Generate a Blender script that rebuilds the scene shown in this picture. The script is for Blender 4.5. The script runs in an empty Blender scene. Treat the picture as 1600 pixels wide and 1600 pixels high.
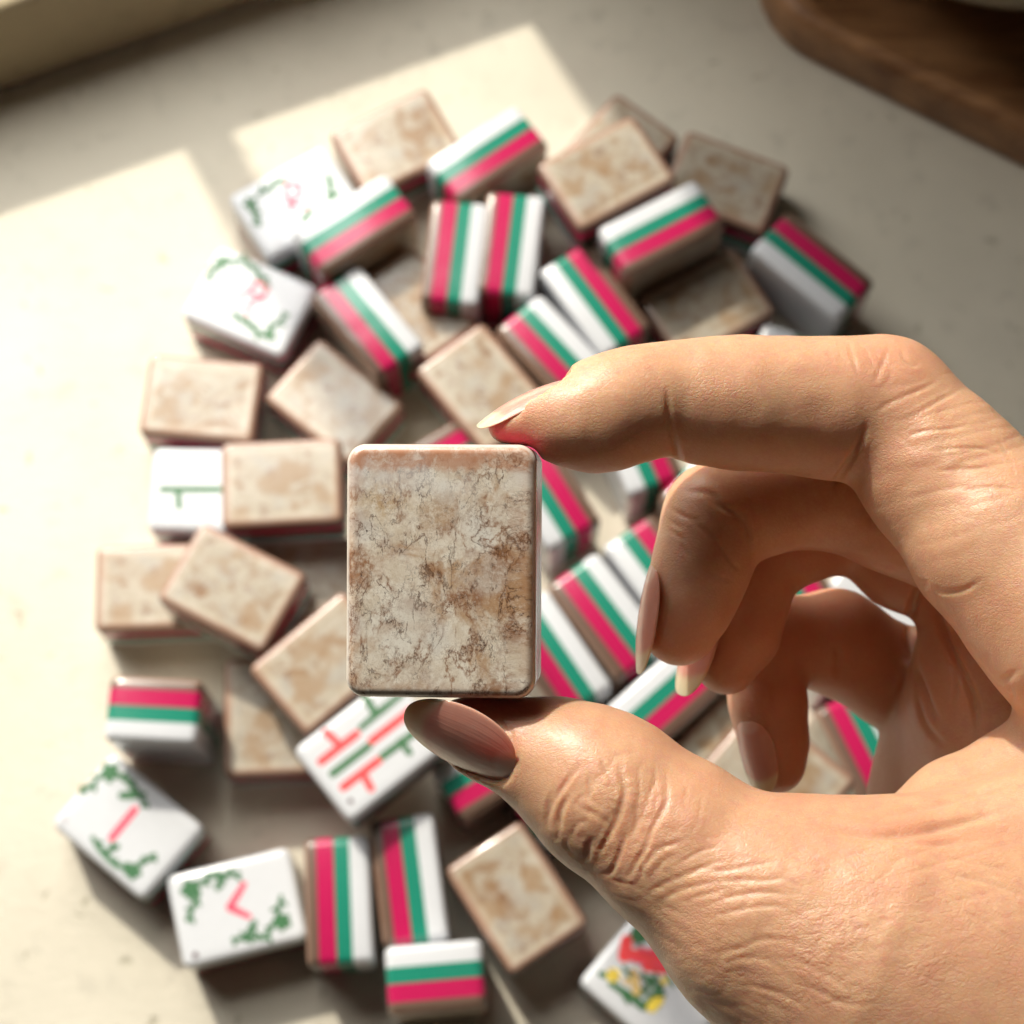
import bpy, bmesh, math, random
import numpy as np
from mathutils import Vector, Matrix
MM = 0.001
R = math.radians
scene = bpy.context.scene
COL = scene.collection
random.seed(4)

# ------------------------------------------------------------------ camera
FPX, CX, CY = 2986.0, 800.0, 800.0        # focal length and centre, in photograph pixels
PITCH = R(18)
CAM_H = 552.0                             # mm above the table
cam_d = bpy.data.cameras.new('camera'); cam = bpy.data.objects.new('camera', cam_d); COL.objects.link(cam)
cam.location = (0, 0, CAM_H*MM); cam.rotation_euler = (PITCH, 0, 0)
cam_d.sensor_width = 36; cam_d.lens = 36*FPX/1600
cam_d.clip_start = 0.02; cam_d.clip_end = 50
cam_d.dof.use_dof = True; cam_d.dof.focus_distance = 0.272; cam_d.dof.aperture_fstop = 24
cam_d.dof.aperture_blades = 0
scene.camera = cam
scene.view_settings.view_transform = 'Standard'; scene.view_settings.look = 'None'
scene.view_settings.exposure = 0.0; scene.view_settings.gamma = 1
RIGHT = np.array([1., 0, 0]); UPV = np.array([0, math.cos(PITCH), math.sin(PITCH)]); FWD = np.array([0, math.sin(PITCH), -math.cos(PITCH)])
CAM = np.array([0, 0, CAM_H])

def ray(px, py):
    return FWD + RIGHT*(px-CX)/FPX + UPV*(CY-py)/FPX
def pix(px, py, z=0.0):                    # the point of height z (mm) seen at a photograph pixel
    d = ray(px, py); t = (z-CAM_H)/d[2]
    return CAM + d*t

# ------------------------------------------------------------------ light
w = bpy.data.worlds.new('World'); scene.world = w; w.use_nodes = True
bg = w.node_tree.nodes['Background']; bg.inputs[0].default_value = (1.0, 0.93, 0.84, 1); bg.inputs[1].default_value = 0.018
SUN_EL = R(41); SUN_AZ = np.array([-0.47, 0.883])        # horizontal direction towards the sun
SUN = np.array([SUN_AZ[0]*math.cos(SUN_EL), SUN_AZ[1]*math.cos(SUN_EL), math.sin(SUN_EL)])
def aim(o, target):
    o.rotation_euler = (Vector(target)-o.location).to_track_quat('-Z', 'Y').to_euler()
ld = bpy.data.lights.new('window_sun', 'SPOT'); ld.energy = 775; ld.color = (1.0, 0.925, 0.79)
ld.shadow_soft_size = 0.075; ld.spot_size = R(24); ld.spot_blend = 0.1
lo = bpy.data.objects.new('window_sun', ld); COL.objects.link(lo)
lo.location = Vector(SUN*4.0) + Vector((0, 0.15, 0)); aim(lo, (0, 0.15, 0.05))
la = bpy.data.lights.new('window_skylight', 'AREA'); la.shape = 'RECTANGLE'; la.size = .8; la.size_y = .9
la.energy = 18.5; la.color = (1.0, 0.975, 0.93)
lao = bpy.data.objects.new('window_skylight', la); COL.objects.link(lao)
lao.location = (-0.28, 0.72, 0.66); aim(lao, (0.02, 0.1, 0.0))

# ------------------------------------------------------------------ helpers
def tag(o, label=None, cat=None, group=None, kind=None):
    if label: o['label'] = label
    if cat: o['category'] = cat
    if group: o['group'] = group
    if kind: o['kind'] = kind
    return o
def link(name, me, parent=None, mat=None):
    o = bpy.data.objects.new(name, me); COL.objects.link(o)
    if parent: o.parent = parent
    if mat is not None and me is not None and not me.materials: me.materials.append(mat)
    return o
def mesh(name, verts, faces, smooth=True):
    me = bpy.data.meshes.new(name); me.from_pydata([tuple(v) for v in verts], [], faces); me.update()
    if smooth: me.polygons.foreach_set('use_smooth', [True]*len(me.polygons))
    return me

class NT:
    def __init__(s, name):
        s.m = bpy.data.materials.new(name); s.m.use_nodes = True
        s.t = s.m.node_tree; s.b = s.t.nodes['Principled BSDF']
    def n(s, typ, ins=None, **kw):
        nd = s.t.nodes.new(typ)
        for k, v in kw.items(): setattr(nd, k, v)
        for k, v in (ins or {}).items(): s.set(nd.inputs[k], v)
        return nd
    def set(s, sock, v):
        if isinstance(v, bpy.types.NodeSocket): s.t.links.new(v, sock)
        elif isinstance(v, bpy.types.Node): s.t.links.new(v.outputs[0], sock)
        else:
            if isinstance(v, (tuple, list)) and len(v) == 3 and sock.type == 'RGBA': v = (*v, 1)
            sock.default_value = v
    def p(s, **kw):
        for k, v in kw.items(): s.set(s.b.inputs[k.replace('_', ' ')], v)
    def math(s, op, a, b=0.0, c=None, clamp=False):
        nd = s.n('ShaderNodeMath', {0: a, 1: b}, operation=op, use_clamp=clamp)
        if c is not None: s.set(nd.inputs[2], c)
        return nd.outputs[0]
    def mix(s, f, a, b, mode='MIX'):
        nd = s.n('ShaderNodeMix', data_type='RGBA', blend_type=mode)
        s.set(nd.inputs[0], f); s.set(nd.inputs[6], a); s.set(nd.inputs[7], b)
        return nd.outputs[2]
    def ramp(s, f, lo, hi, a=0.0, b=1.0):
        nd = s.n('ShaderNodeMapRange', {0: f, 1: lo, 2: hi, 3: a, 4: b}, interpolation_type='SMOOTHSTEP')
        return nd.outputs[0]
    def noise(s, vec, scale, detail=4, rough=.5, dist=0.0, typ='FBM'):
        return s.n('ShaderNodeTexNoise', {'Vector': vec, 'Scale': scale, 'Detail': detail, 'Roughness': rough, 'Distortion': dist}, noise_type=typ)
    def vor(s, vec, scale, feature='DISTANCE_TO_EDGE', rnd=1.0):
        return s.n('ShaderNodeTexVoronoi', {'Vector': vec, 'Scale': scale, 'Randomness': rnd}, feature=feature)
    def bump(s, h, dist, strength=1.0, nrm=None):
        nd = s.n('ShaderNodeBump', {'Height': h, 'Distance': dist, 'Strength': strength})
        if nrm is not None: s.set(nd.inputs['Normal'], nrm)
        return nd.outputs[0]
    def objmm(s):                                      # object coordinates in millimetres
        tc = s.n('ShaderNodeTexCoord')
        return s.n('ShaderNodeVectorMath', {0: tc.outputs['Object'], 1: (1000, 1000, 1000)}, operation='MULTIPLY').outputs[0]
    def vadd(s, a, b, op='ADD'):
        return s.n('ShaderNodeVectorMath', {0: a, 1: b}, operation=op).outputs[0]

# ------------------------------------------------------------------ materials
def plaster(name, col, col2):
    t = NT(name); v = t.objmm()
    n1 = t.noise(v, .012, 5, .6).outputs[0]; n2 = t.noise(v, .09, 5, .65).outputs[0]
    c = t.mix(t.ramp(n1, .35, .65), col, col2)
    c = t.mix(t.math('MULTIPLY', t.ramp(n2, .54, .70), .6), c, tuple(x*.83 for x in col2))
    pit = t.math('MULTIPLY', t.ramp(t.noise(v, .16, 3, .5, .6).outputs[0], .66, .74), .75)
    c = t.mix(pit, c, (col2[0]*.62, col2[1]*.62, col2[2]*.55))
    h = t.math('SUBTRACT', t.noise(v, .35, 6, .6).outputs[0], pit)
    t.p(Base_Color=c, Roughness=.62, Normal=t.bump(h, .0006, .5)); t.b.inputs['Specular IOR Level'].default_value = .35
    return t.m
M_table = plaster('pale_stone_top', (.67, .625, .515), (.60, .56, .46))
M_ledge = plaster('cream_ledge_paint', (.34, .275, .165), (.31, .25, .15))
M_wall = plaster('warm_wall_paint', (.60, .55, .47), (.57, .52, .44))
def wood(name):
    t = NT(name); v = t.objmm()
    m = t.n('ShaderNodeMapping', {'Vector': v, 'Scale': (.012, .16, .16), 'Rotation': (0, 0, R(-3))})
    g = t.noise(m.outputs[0], 1.0, 8, .65, .8).outputs[0]
    g2 = t.noise(m.outputs[0], 5.0, 5, .6, .3).outputs[0]
    c = t.mix(t.ramp(g, .3, .7), (.19, .08, .03), (.44, .225, .10))
    c = t.mix(t.math('MULTIPLY', t.ramp(g2, .5, .7), .5), c, (.05, .02, .008))
    t.p(Base_Color=c, Roughness=.42, Normal=t.bump(g2, .0004, .4)); return t.m
M_wood = wood('walnut_wood')
def plastic(name, col, sss=.0, rough=.16, var=.06):
    t = NT(name); v = t.objmm()
    n = t.noise(v, .5, 4, .6).outputs[0]
    c = t.mix(t.ramp(n, .3, .7), col, tuple(x*(1-var) for x in col))
    sc = t.noise(v, 3.0, 3, .7).outputs[0]
    t.p(Base_Color=c, Roughness=t.ramp(sc, .3, .8, rough, rough+.14), Coat_Weight=.22, Coat_Roughness=.10, Normal=t.bump(n, .0001, .25))
    if sss:
        t.p(Subsurface_Weight=sss, Subsurface_Scale=.002); t.b.inputs['Subsurface Radius'].default_value = (1, .8, .7)
    return t.m
M_white = plastic('white_tile_acrylic', (.65, .67, .70), var=.03)
M_green = plastic('green_tile_layer', (.016, .235, .155))
M_red = plastic('crimson_tile_layer', (.50, .013, .092))
def flat(name, col):
    t = NT(name); n = t.noise(t.objmm(), 1.2, 4, .7).outputs[0]
    t.p(Base_Color=t.mix(t.ramp(n, .3, .7), col, tuple(min(1, x*1.45+.02) for x in col)), Roughness=.45); return t.m
M_pgreen = flat('green_print_ink', (.028, .12, .042)); M_pred = flat('red_print_ink', (.72, .045, .05)); M_ppink = flat('pink_print_ink', (.68, .055, .11))
M_pdark = flat('dark_print_ink', (.09, .05, .06)); M_pyel = flat('yellow_print_ink', (.80, .55, .06)); M_ptan = flat('tan_print_ink', (.52, .36, .13)); M_pgrey = flat('grey_print_ink', (.42, .40, .42))

def stone(name, fine):
    """Marbled amber-and-cream sheet under clear acrylic; 'rim' is 0 in the middle of the face, 1 on the side walls."""
    t = NT(name); v0 = t.objmm()
    oi = t.n('ShaderNodeObjectInfo')
    seed = t.n('ShaderNodeCombineXYZ', {0: t.math('MULTIPLY', oi.outputs['Random'], 300.0), 1: t.math('MULTIPLY', oi.outputs['Random'], 170.0), 2: 7.3})
    v = t.vadd(v0, seed.outputs[0])
    if fine:      # the pattern is drawn out sideways under the curved right edge
        sp_ = t.n('ShaderNodeSeparateXYZ', {0: v0}); over = t.math('MULTIPLY', t.math('MAXIMUM', t.math('SUBTRACT', -9.6, sp_.outputs[1]), 0.0), .55)
        v = t.vadd(t.n('ShaderNodeCombineXYZ', {0: sp_.outputs[0], 1: t.math('ADD', sp_.outputs[1], over), 2: sp_.outputs[2]}).outputs[0], (3.5, 41.2, 5.0))
    rim = t.n('ShaderNodeAttribute', attribute_name='rim', attribute_type='GEOMETRY').outputs['Fac']
    warp = t.noise(v, .35, 5, .6)
    vw = t.vadd(v, t.vadd(t.vadd(warp.outputs['Color'], (.5, .5, .5), 'SUBTRACT'), (5.0, 5.0, 5.0), 'MULTIPLY'))
    big = t.noise(v, .10, 4, .6, .8).outputs[0]
    mid = t.noise(vw, .28, 6, .68, .5).outputs[0]
    c = t.mix(t.ramp(mid, .34, .66), (.79, .735, .635), (.62, .53, .41))
    c = t.mix(t.math('MULTIPLY', t.ramp(big, .50, .66), .85), c, (.42, .23, .10))            # ochre clouds
    c = t.mix(t.math('MULTIPLY', t.ramp(t.noise(vw, .17, 3, .6).outputs[0], .55, .72), .75), c, (.30, .15, .085))   # rust clouds
    c = t.mix(t.math('MULTIPLY', t.ramp(t.noise(v, .13, 3, .5).outputs[0], .52, .66), .55), c, (.64, .62, .58))   # pale milky areas
    if fine:
        def patch(px, py, r, n_=None):            # a stain of this one tile: centre (photograph pixels), radius mm
            u_ = (889-py)/11.06; w_ = -(px-698)/11.06
            dd = t.n('ShaderNodeVectorMath', {0: t.n('ShaderNodeVectorMath', {0: t.vadd(v0, t.vadd(t.vadd(t.noise(v, .30, 5, .7).outputs['Color'], (.5, .5, .5), 'SUBTRACT'), (7.0, 7.0, 0.0), 'MULTIPLY')), 1: (1, 1, 0)}, operation='MULTIPLY').outputs[0], 1: (u_, w_, 0)}, operation='DISTANCE').outputs['Value']
            return t.ramp(dd, r*.25, r*1.25, 1, 0)
        grain_ = t.ramp(t.noise(v, .8, 6, .75).outputs[0], .36, .60)
        for (px_, py_, r_, st, col_) in ((570, 880, 3.6, .85, (.33, .145, .055)), (610, 770, 4.2, .6, (.48, .29, .10)), (738, 925, 3.0, .85, (.27, .12, .06)), (800, 880, 3.4, .6, (.33, .17, .09)),
                                         (795, 1062, 3.4, .8, (.28, .13, .06)), (690, 800, 3.4, .6, (.38, .21, .09)), (650, 1060, 3.0, .4, (.30, .17, .10)), (815, 790, 3.0, .55, (.36, .19, .11)), (560, 720, 3.2, .6, (.40, .19, .10))):
            c = t.mix(t.math('MULTIPLY', t.math('MULTIPLY', patch(px_, py_, r_), grain_), st), c, col_)
        c = t.mix(t.math('MULTIPLY', patch(640, 980, 6.5), .5), c, (.72, .70, .64)); c = t.mix(t.math('MULTIPLY', patch(760, 820, 4.5), .5), c, (.76, .74, .68))
        def contour(vec, sc, det, rough, dist, at_=.5):
            n_ = t.noise(vec, sc, det, rough, dist).outputs[0]
            return t.math('ABSOLUTE', t.math('SUBTRACT', n_, at_))
        vs_ = t.n('ShaderNodeMapping', {'Vector': v, 'Rotation': (0, 0, R(25)), 'Scale': (.75, 1.2, 1)}).outputs[0]
        c1 = contour(vs_, .17, 7, .60, .35); c2 = contour(t.vadd(vs_, (40, 9, 2)), .30, 7, .62, .3); c3 = contour(t.vadd(vs_, (9, 70, 2)), .62, 6, .66, .2, .48)
        warp2 = t.noise(v, .9, 5, .65)
        v2 = t.vadd(v, t.vadd(t.vadd(warp2.outputs['Color'], (.5, .5, .5), 'SUBTRACT'), (1.8, 1.8, 1.8), 'MULTIPLY'))
        e3 = t.vor(v2, .60).outputs['Distance']
        mk = t.ramp(t.noise(v, .20, 3, .6).outputs[0], .38, .56); mk2 = t.ramp(t.noise(t.vadd(v, (31, 7, 3)), .24, 4, .65).outputs[0], .42, .60)
        clump = t.ramp(t.noise(t.vadd(v, (5, 3, 90)), .75, 4, .7).outputs[0], .44, .62)
        halo = t.math('MULTIPLY', t.math('MAXIMUM', t.ramp(c1, 0, .06, 1, 0), t.ramp(c2, 0, .05, 1, 0)), t.ramp(t.noise(t.vadd(v, (77, 7, 3)), .2, 4, .65).outputs[0], .44, .62))
        c = t.mix(t.math('MULTIPLY', halo, .85), c, (.27, .115, .045))
        c = t.mix(t.math('MULTIPLY', t.math('MULTIPLY', t.ramp(e3, .0, .045, 1, 0), mk2), .45), c, (.22, .13, .08))
        c = t.mix(t.math('MULTIPLY', t.math('MULTIPLY', t.ramp(c3, 0, .014, 1, 0), mk2), .70), c, (.17, .085, .045))
        c = t.mix(t.math('MULTIPLY', t.math('MULTIPLY', t.ramp(c1, 0, .016, 1, 0), mk), t.math('ADD', t.math('MULTIPLY', clump, .25), .75)), c, (.085, .034, .014))
        c = t.mix(t.math('MULTIPLY', t.math('MULTIPLY', t.ramp(c2, 0, .0125, 1, 0), mk2), t.math('ADD', t.math('MULTIPLY', clump, .45), .6)), c, (.04, .016, .009))
        sp = t.noise(v2, .95, 4, .75).outputs[0]
        c = t.mix(t.math('MULTIPLY', t.math('MULTIPLY', t.ramp(sp, .62, .66), mk2), .92), c, (.045, .018, .010))
        c = t.mix(t.math('MULTIPLY', t.ramp(t.noise(v, 2.2, 6, .78).outputs[0], .50, .64), .30), c, (.80, .77, .71))
        c = t.mix(t.math('MULTIPLY', t.ramp(t.noise(v, 4.5, 4, .75).outputs[0], .53, .66), .34), c, (.27, .18, .12))
        lens_band = t.math('MULTIPLY', t.ramp(sp_.outputs[0], 9.0, 14.5), t.ramp(t.noise(v, .14, 2, .5).outputs[0], .36, .60)); c = t.mix(t.math('MULTIPLY', lens_band, .55), c, (.80, .79, .78))  # whitish lensing below the upper edge, painted into the colour
        topb = t.ramp(t.math('ADD', sp_.outputs[0], t.math('MULTIPLY', mid, 3.0)), 15.2, 16.8)      # amber refraction of the clear upper edge, painted into the colour
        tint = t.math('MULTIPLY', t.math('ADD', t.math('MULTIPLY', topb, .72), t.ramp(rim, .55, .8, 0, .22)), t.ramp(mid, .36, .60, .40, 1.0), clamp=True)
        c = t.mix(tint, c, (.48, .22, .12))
        c = t.mix(t.math('MULTIPLY', t.ramp(rim, .90, .96), .7), c, (.74, .68, .62)); c = t.mix(t.ramp(rim, .985, .999), c, (.17, .095, .07))  # painted pale highlight along the fillet, then the brown side walls
        t.p(Base_Color=c, Roughness=.35, Coat_Weight=1.0, Coat_Roughness=.03, Normal=t.bump(mid, .0002, .25))
    else:
        c = t.mix(1.0, c, (.60, .585, .56), 'MULTIPLY')
        c = t.mix(t.math('MULTIPLY', t.ramp(t.noise(t.vadd(v, (60, 20, 9)), .13, 3, .5).outputs[0], .48, .66), .7), c, (.31, .19, .095))
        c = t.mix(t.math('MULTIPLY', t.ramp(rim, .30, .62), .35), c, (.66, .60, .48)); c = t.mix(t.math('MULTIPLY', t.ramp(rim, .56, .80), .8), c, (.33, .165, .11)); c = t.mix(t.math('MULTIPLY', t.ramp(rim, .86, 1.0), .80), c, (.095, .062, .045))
        t.p(Base_Color=c, Roughness=.30, Coat_Weight=.55, Coat_Roughness=.10, Subsurface_Weight=.12, Subsurface_Scale=.0025)
        t.b.inputs['Subsurface Radius'].default_value = (1, .7, .5)
    t.b.inputs['Coat IOR'].default_value = 1.49
    return t.m
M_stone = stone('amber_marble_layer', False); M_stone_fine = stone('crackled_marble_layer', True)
def ceramic():
    t = NT('pale_celadon_glaze'); n = t.noise(t.objmm(), .06, 4).outputs[0]
    t.p(Base_Color=t.mix(n, (.62, .58, .45), (.56, .52, .40)), Roughness=.3, Coat_Weight=.4); return t.m
M_ceramic = ceramic()

# ------------------------------------------------------------------ setting
def grid_sheet(name, x0, x1, y0, y1, z, n=2):
    return mesh(name, [(x0*MM, y0*MM, z*MM), (x1*MM, y0*MM, z*MM), (x1*MM, y1*MM, z*MM), (x0*MM, y1*MM, z*MM)], [(0, 1, 2, 3)])
# the window wall runs along the line where the ledge meets the table at the top left
A = pix(0, 143); B = pix(400, 2)
ldir = (B-A)/np.linalg.norm(B-A); lnor = np.array([-ldir[1], ldir[0], 0])         # lnor points away from the tiles
def onwall(s, t_, z): return A + ldir*s + lnor*t_ + np.array([0, 0, z])
def prism(name, s0, s1, t0, t1, z0, z1, mat, parent=None, bev=0.0):
    vs = [onwall(s, t_, z)*MM for z in (z0, z1) for s, t_ in ((s0, t0), (s1, t0), (s1, t1), (s0, t1))]
    me = mesh(name, vs, [(0, 3, 2, 1), (4, 5, 6, 7), (0, 1, 5, 4), (1, 2, 6, 5), (2, 3, 7, 6), (3, 0, 4, 7)], False)
    if bev:
        bm = bmesh.new(); bm.from_mesh(me)
        bmesh.ops.bevel(bm, geom=bm.edges[:], offset=bev*MM, segments=4, affect='EDGES', profile=.5)
        bm.to_mesh(me); bm.free(); me.polygons.foreach_set('use_smooth', [True]*len(me.polygons))
    return link(name, me, parent, mat)
tab = link('table_top', grid_sheet('table_top', -900, 900, -700, 1000, 0), None, M_table); tag(tab, kind='structure')
# light edge of the patch -> height of the ledge; jamb and mullion stand where their shadows start
E1 = pix(0, 372); E2 = pix(820, 47)
def wallcoord(p): q = p-A; return float(q@ldir), float(q@lnor)
az = np.array([SUN_AZ[0], SUN_AZ[1], 0])
def sun_to_wall(p, t_):            # walk from a table point towards the sun until the line t_ behind the ledge front
    s0, t0 = wallcoord(p); k = (t_-t0)/(az@lnor); return s0 + k*(az@ldir), k
h_ledge = .5*(sun_to_wall(E1, 0)[1]+sun_to_wall(E2, 0)[1])*math.tan(SUN_EL)
TW = 34.0                           # the window frame stands this far behind the ledge's front
s_jamb = sun_to_wall(E2, TW)[0]; s_m0 = sun_to_wall(pix(303, 257), TW)[0]; s_m1 = sun_to_wall(pix(368, 228), TW)[0]
print('ledge', h_ledge, 'jamb', s_jamb, 'mullion', s_m0, s_m1)
ledge = prism('window_ledge', -900, 1300, 0, 120, 0.0, h_ledge, M_ledge, None, 2.5); tag(ledge, kind='structure')
wallo = prism('wall', s_jamb, 1300, TW, 120, h_ledge+.05, 1500, M_wall); tag(wallo, kind='structure')
wf = link('window_frame', None); wf.location = Vector(onwall(s_m0-200, TW+10, h_ledge)*MM)
tag(wf, 'cream window frame with a slim mullion standing on the ledge', 'window frame')
def wfpart(name, *a):
    o = prism(name, *a, M_ledge, None, 1.0); o.parent = wf; o.matrix_parent_inverse = Matrix.Translation(-wf.location)
SL = s_m0-300                       # left end of the opening, drawn in to limit bounced light
wfpart('mullion', s_m0, s_m1, TW, TW+16, h_ledge+.1, 420)  # cut short so its shadow misses the hand
wfpart('unseen_side_post', SL-24, SL, TW, TW+30, h_ledge+.1, 780)  # unseen post, moved in to shrink the sunlit area
wfpart('added_transom', SL+.5, s_jamb-1, TW, TW+22, 420.5, 438)  # unseen bar, added where the shortened mullion ends
wfpart('unseen_head_rail', SL-24, s_jamb-1, TW, TW+30, 780.5, 810)  # unseen rail, set low to limit light bounced off the table
w2 = prism('wall', -900, SL-24.5, TW, 120, h_ledge+.05, 1500, M_wall); tag(w2, kind='structure')  # unseen wall piece, added to block sun left of the opening
w3 = prism('wall', SL-24, s_jamb-.5, TW, 120, 810.5, 1500, M_wall); tag(w3, kind='structure')  # unseen wall piece, added to block sun above the opening

# wooden board and the foot of a bowl, top right
def rounded_poly(pts, rad, seg=8):
    out = []
    for i in range(len(pts)):
        p, a, b = (np.array(pts[i]), np.array(pts[i-1]), np.array(pts[(i+1) % len(pts)]))
        u = (a-p)/np.linalg.norm(a-p); v = (b-p)/np.linalg.norm(b-p)
        ang = math.acos(np.clip(u@v, -1, 1)); d = rad/math.tan(ang/2); c = p+(u+v)/np.linalg.norm(u+v)*rad/math.sin(ang/2)
        s, e = p+u*d-c, p+v*d-c
        for k in range(seg+1):
            q = s*(1-k/seg)+e*k/seg; q = q/np.linalg.norm(q)*rad; out.append(c+q)
    return out
def loft(name, rings, cap0=True, cap1=True):
    n = len(rings[0]); vs = [v for r in rings for v in r]; fs = []
    for i in range(len(rings)-1):
        for k in range(n): fs.append((i*n+k, i*n+(k+1) % n, (i+1)*n+(k+1) % n, (i+1)*n+k))
    if cap0: fs.append(tuple(reversed(range(n))))
    if cap1: fs.append(tuple(range((len(rings)-1)*n, len(rings)*n)))
    return mesh(name, vs, fs)
bt = 20.0
P0 = pix(1168, -10, bt)[:2]; P1 = pix(1600, 205, bt)[:2]
e = (P1-P0)/np.linalg.norm(P1-P0); nn = np.array([-e[1], e[0]])
if nn[1] < 0: nn = -nn
c0 = P0-e*6
quad = [c0, c0+e*420, c0+e*420+nn*260, c0+nn*260+e*-0]
def inset(poly, d):
    c = np.mean(poly, axis=0); return [p-(p-c)/np.linalg.norm(p-c)*d for p in poly]
base = rounded_poly(quad, 30)
board = link('wooden_board', None); board.location = (float(np.mean(quad, 0)[0])*MM, float(np.mean(quad, 0)[1])*MM, 0)
tag(board, 'dark walnut serving board with a raised rim, lying at the top right corner', 'board')
rings = []
for d, z in ((3, 0), (1, .8), (0, 2.5), (0, 16), (1, 18.8), (3.2, 20), (9, 20), (11, 19.2), (13.5, 14), (16, 12.5)):
    rings.append([((p[0])*MM, (p[1])*MM, z*MM) for p in inset(base, d)])
bo = link('board_body', loft('board_body', rings), board, M_wood); bo.matrix_parent_inverse = Matrix.Translation(-board.location)
bc = pix(1565, -205, 12.6+12)
prof = [(16, 12.6), (27, 12.8), (28, 15), (27.5, 17), (34, 21), (46, 32), (54, 48), (57, 62), (58, 66), (56.5, 66.5), (54, 60), (43, 34), (26, 22), (5, 20)]
rings = [[(bc[0]*MM+r*1.25*MM*math.cos(a), bc[1]*MM+r*1.25*MM*math.sin(a), z*MM) for a in np.linspace(0, 2*math.pi, 64, endpoint=False)] for r, z in prof]
bowl = link('bowl', loft('bowl', rings), None, M_ceramic); tag(bowl, 'pale celadon ceramic bowl standing on the wooden board, cut by the top edge', 'bowl')

# ------------------------------------------------------------------ tiles
L, W, T = 36.0, 27.0, 18.6
SC = .965                                      # the tiles of the pile are cut a little smaller than the held one
LAY = [('white_layer', 0.0, 5.7, M_white), ('green_layer', 5.7, 10.2, M_green), ('red_layer', 10.2, 15.1, M_red), ('marble_layer', 15.1, 18.6, M_stone)]
def ring(hx, hy, r, z, seg):
    out = []
    for cx, cy, a0 in ((hx-r, hy-r, 0), (-hx+r, hy-r, 90), (-hx+r, -hy+r, 180), (hx-r, -hy+r, 270)):
        for k in range(seg+1):
            a = R(a0+90*k/seg); out.append((cx+r*math.cos(a), cy+r*math.sin(a), z))
    return out
def layer_mesh(name, z0, z1, hi=False, rr=2.6, fil=1.9):
    """One slab of the tile: rounded plan, filleted where it forms a face of the tile; 'rim' rises towards its edges."""
    seg = 12 if hi else 4; fs_ = 12 if hi else 4
    rows = []                                            # (inset, z)
    if z0 <= 0:
        rows += [(fil*(1-math.sin(math.pi/2*k/fs_)), fil*(1-math.cos(math.pi/2*k/fs_))) for k in range(fs_+1)]
    else: rows += [(0.0, z0+.01)]
    if z1 >= T:
        rows += [(fil*(1-math.cos(math.pi/2*k/fs_)), T-fil*(1-math.sin(math.pi/2*k/fs_))) for k in range(fs_+1)]
        inner = (fil+.8, fil+1.6, fil+3.2, fil+5.0, fil+7.5)
        rows += [(i, T) for i in inner]
    else: rows += [(0.0, z1)]
    if z0 <= 0:
        rows = [(i, 0.0) for i in (fil+5, fil+2)] + rows
    vs = []; rim = []
    for ins, z in rows:
        vs += ring(L/2-ins, W/2-ins, max(rr-ins, .3) if ins < rr else .3, z, seg)
        rim += [1.0 if z < T-fil else max(0, 1-max(0, ins)/ (fil+5.0))]*(4*(seg+1))
    n = 4*(seg+1); m = len(rows); faces = []
    for i in range(m-1):
        for k in range(n): faces.append((i*n+k, i*n+(k+1) % n, (i+1)*n+(k+1) % n, (i+1)*n+k))
    if z0 <= 0: faces.append(tuple(reversed(range(n))))
    if z1 >= T: faces.append(tuple(range((m-1)*n, m*n)))
    me = mesh(name, [(x*MM, y*MM, (z-T/2)*MM) for x, y, z in vs], faces)
    at = me.attributes.new('rim', 'FLOAT', 'POINT'); at.data.foreach_set('value', rim)
    for p_ in me.polygons:
        if len(p_.vertices) > 4: p_.use_smooth = False
    return me
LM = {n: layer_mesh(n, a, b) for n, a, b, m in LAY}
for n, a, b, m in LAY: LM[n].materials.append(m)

def base_rot(kind, wsign):
    """columns = where the tile's own axes (long, short, back normal) go; x = direction on table, y = left of it, z = up"""
    if kind == 'B': return Matrix(((1, 0, 0), (0, 1, 0), (0, 0, 1))), L, W, T
    if kind == 'F': return Matrix(((1, 0, 0), (0, -1, 0), (0, 0, -1))), L, W, T
    # screen clockwise of the direction is -y here; white side points there when wsign=+1, so the back normal is +y
    s = wsign
    if kind == 'S': return Matrix(((1, 0, 0), (0, 0, s), (0, -s, 0))), L, T, W
    if kind == 'E': return Matrix(((0, s, 0), (0, 0, s), (1, 0, 0))), W, T, L

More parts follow.
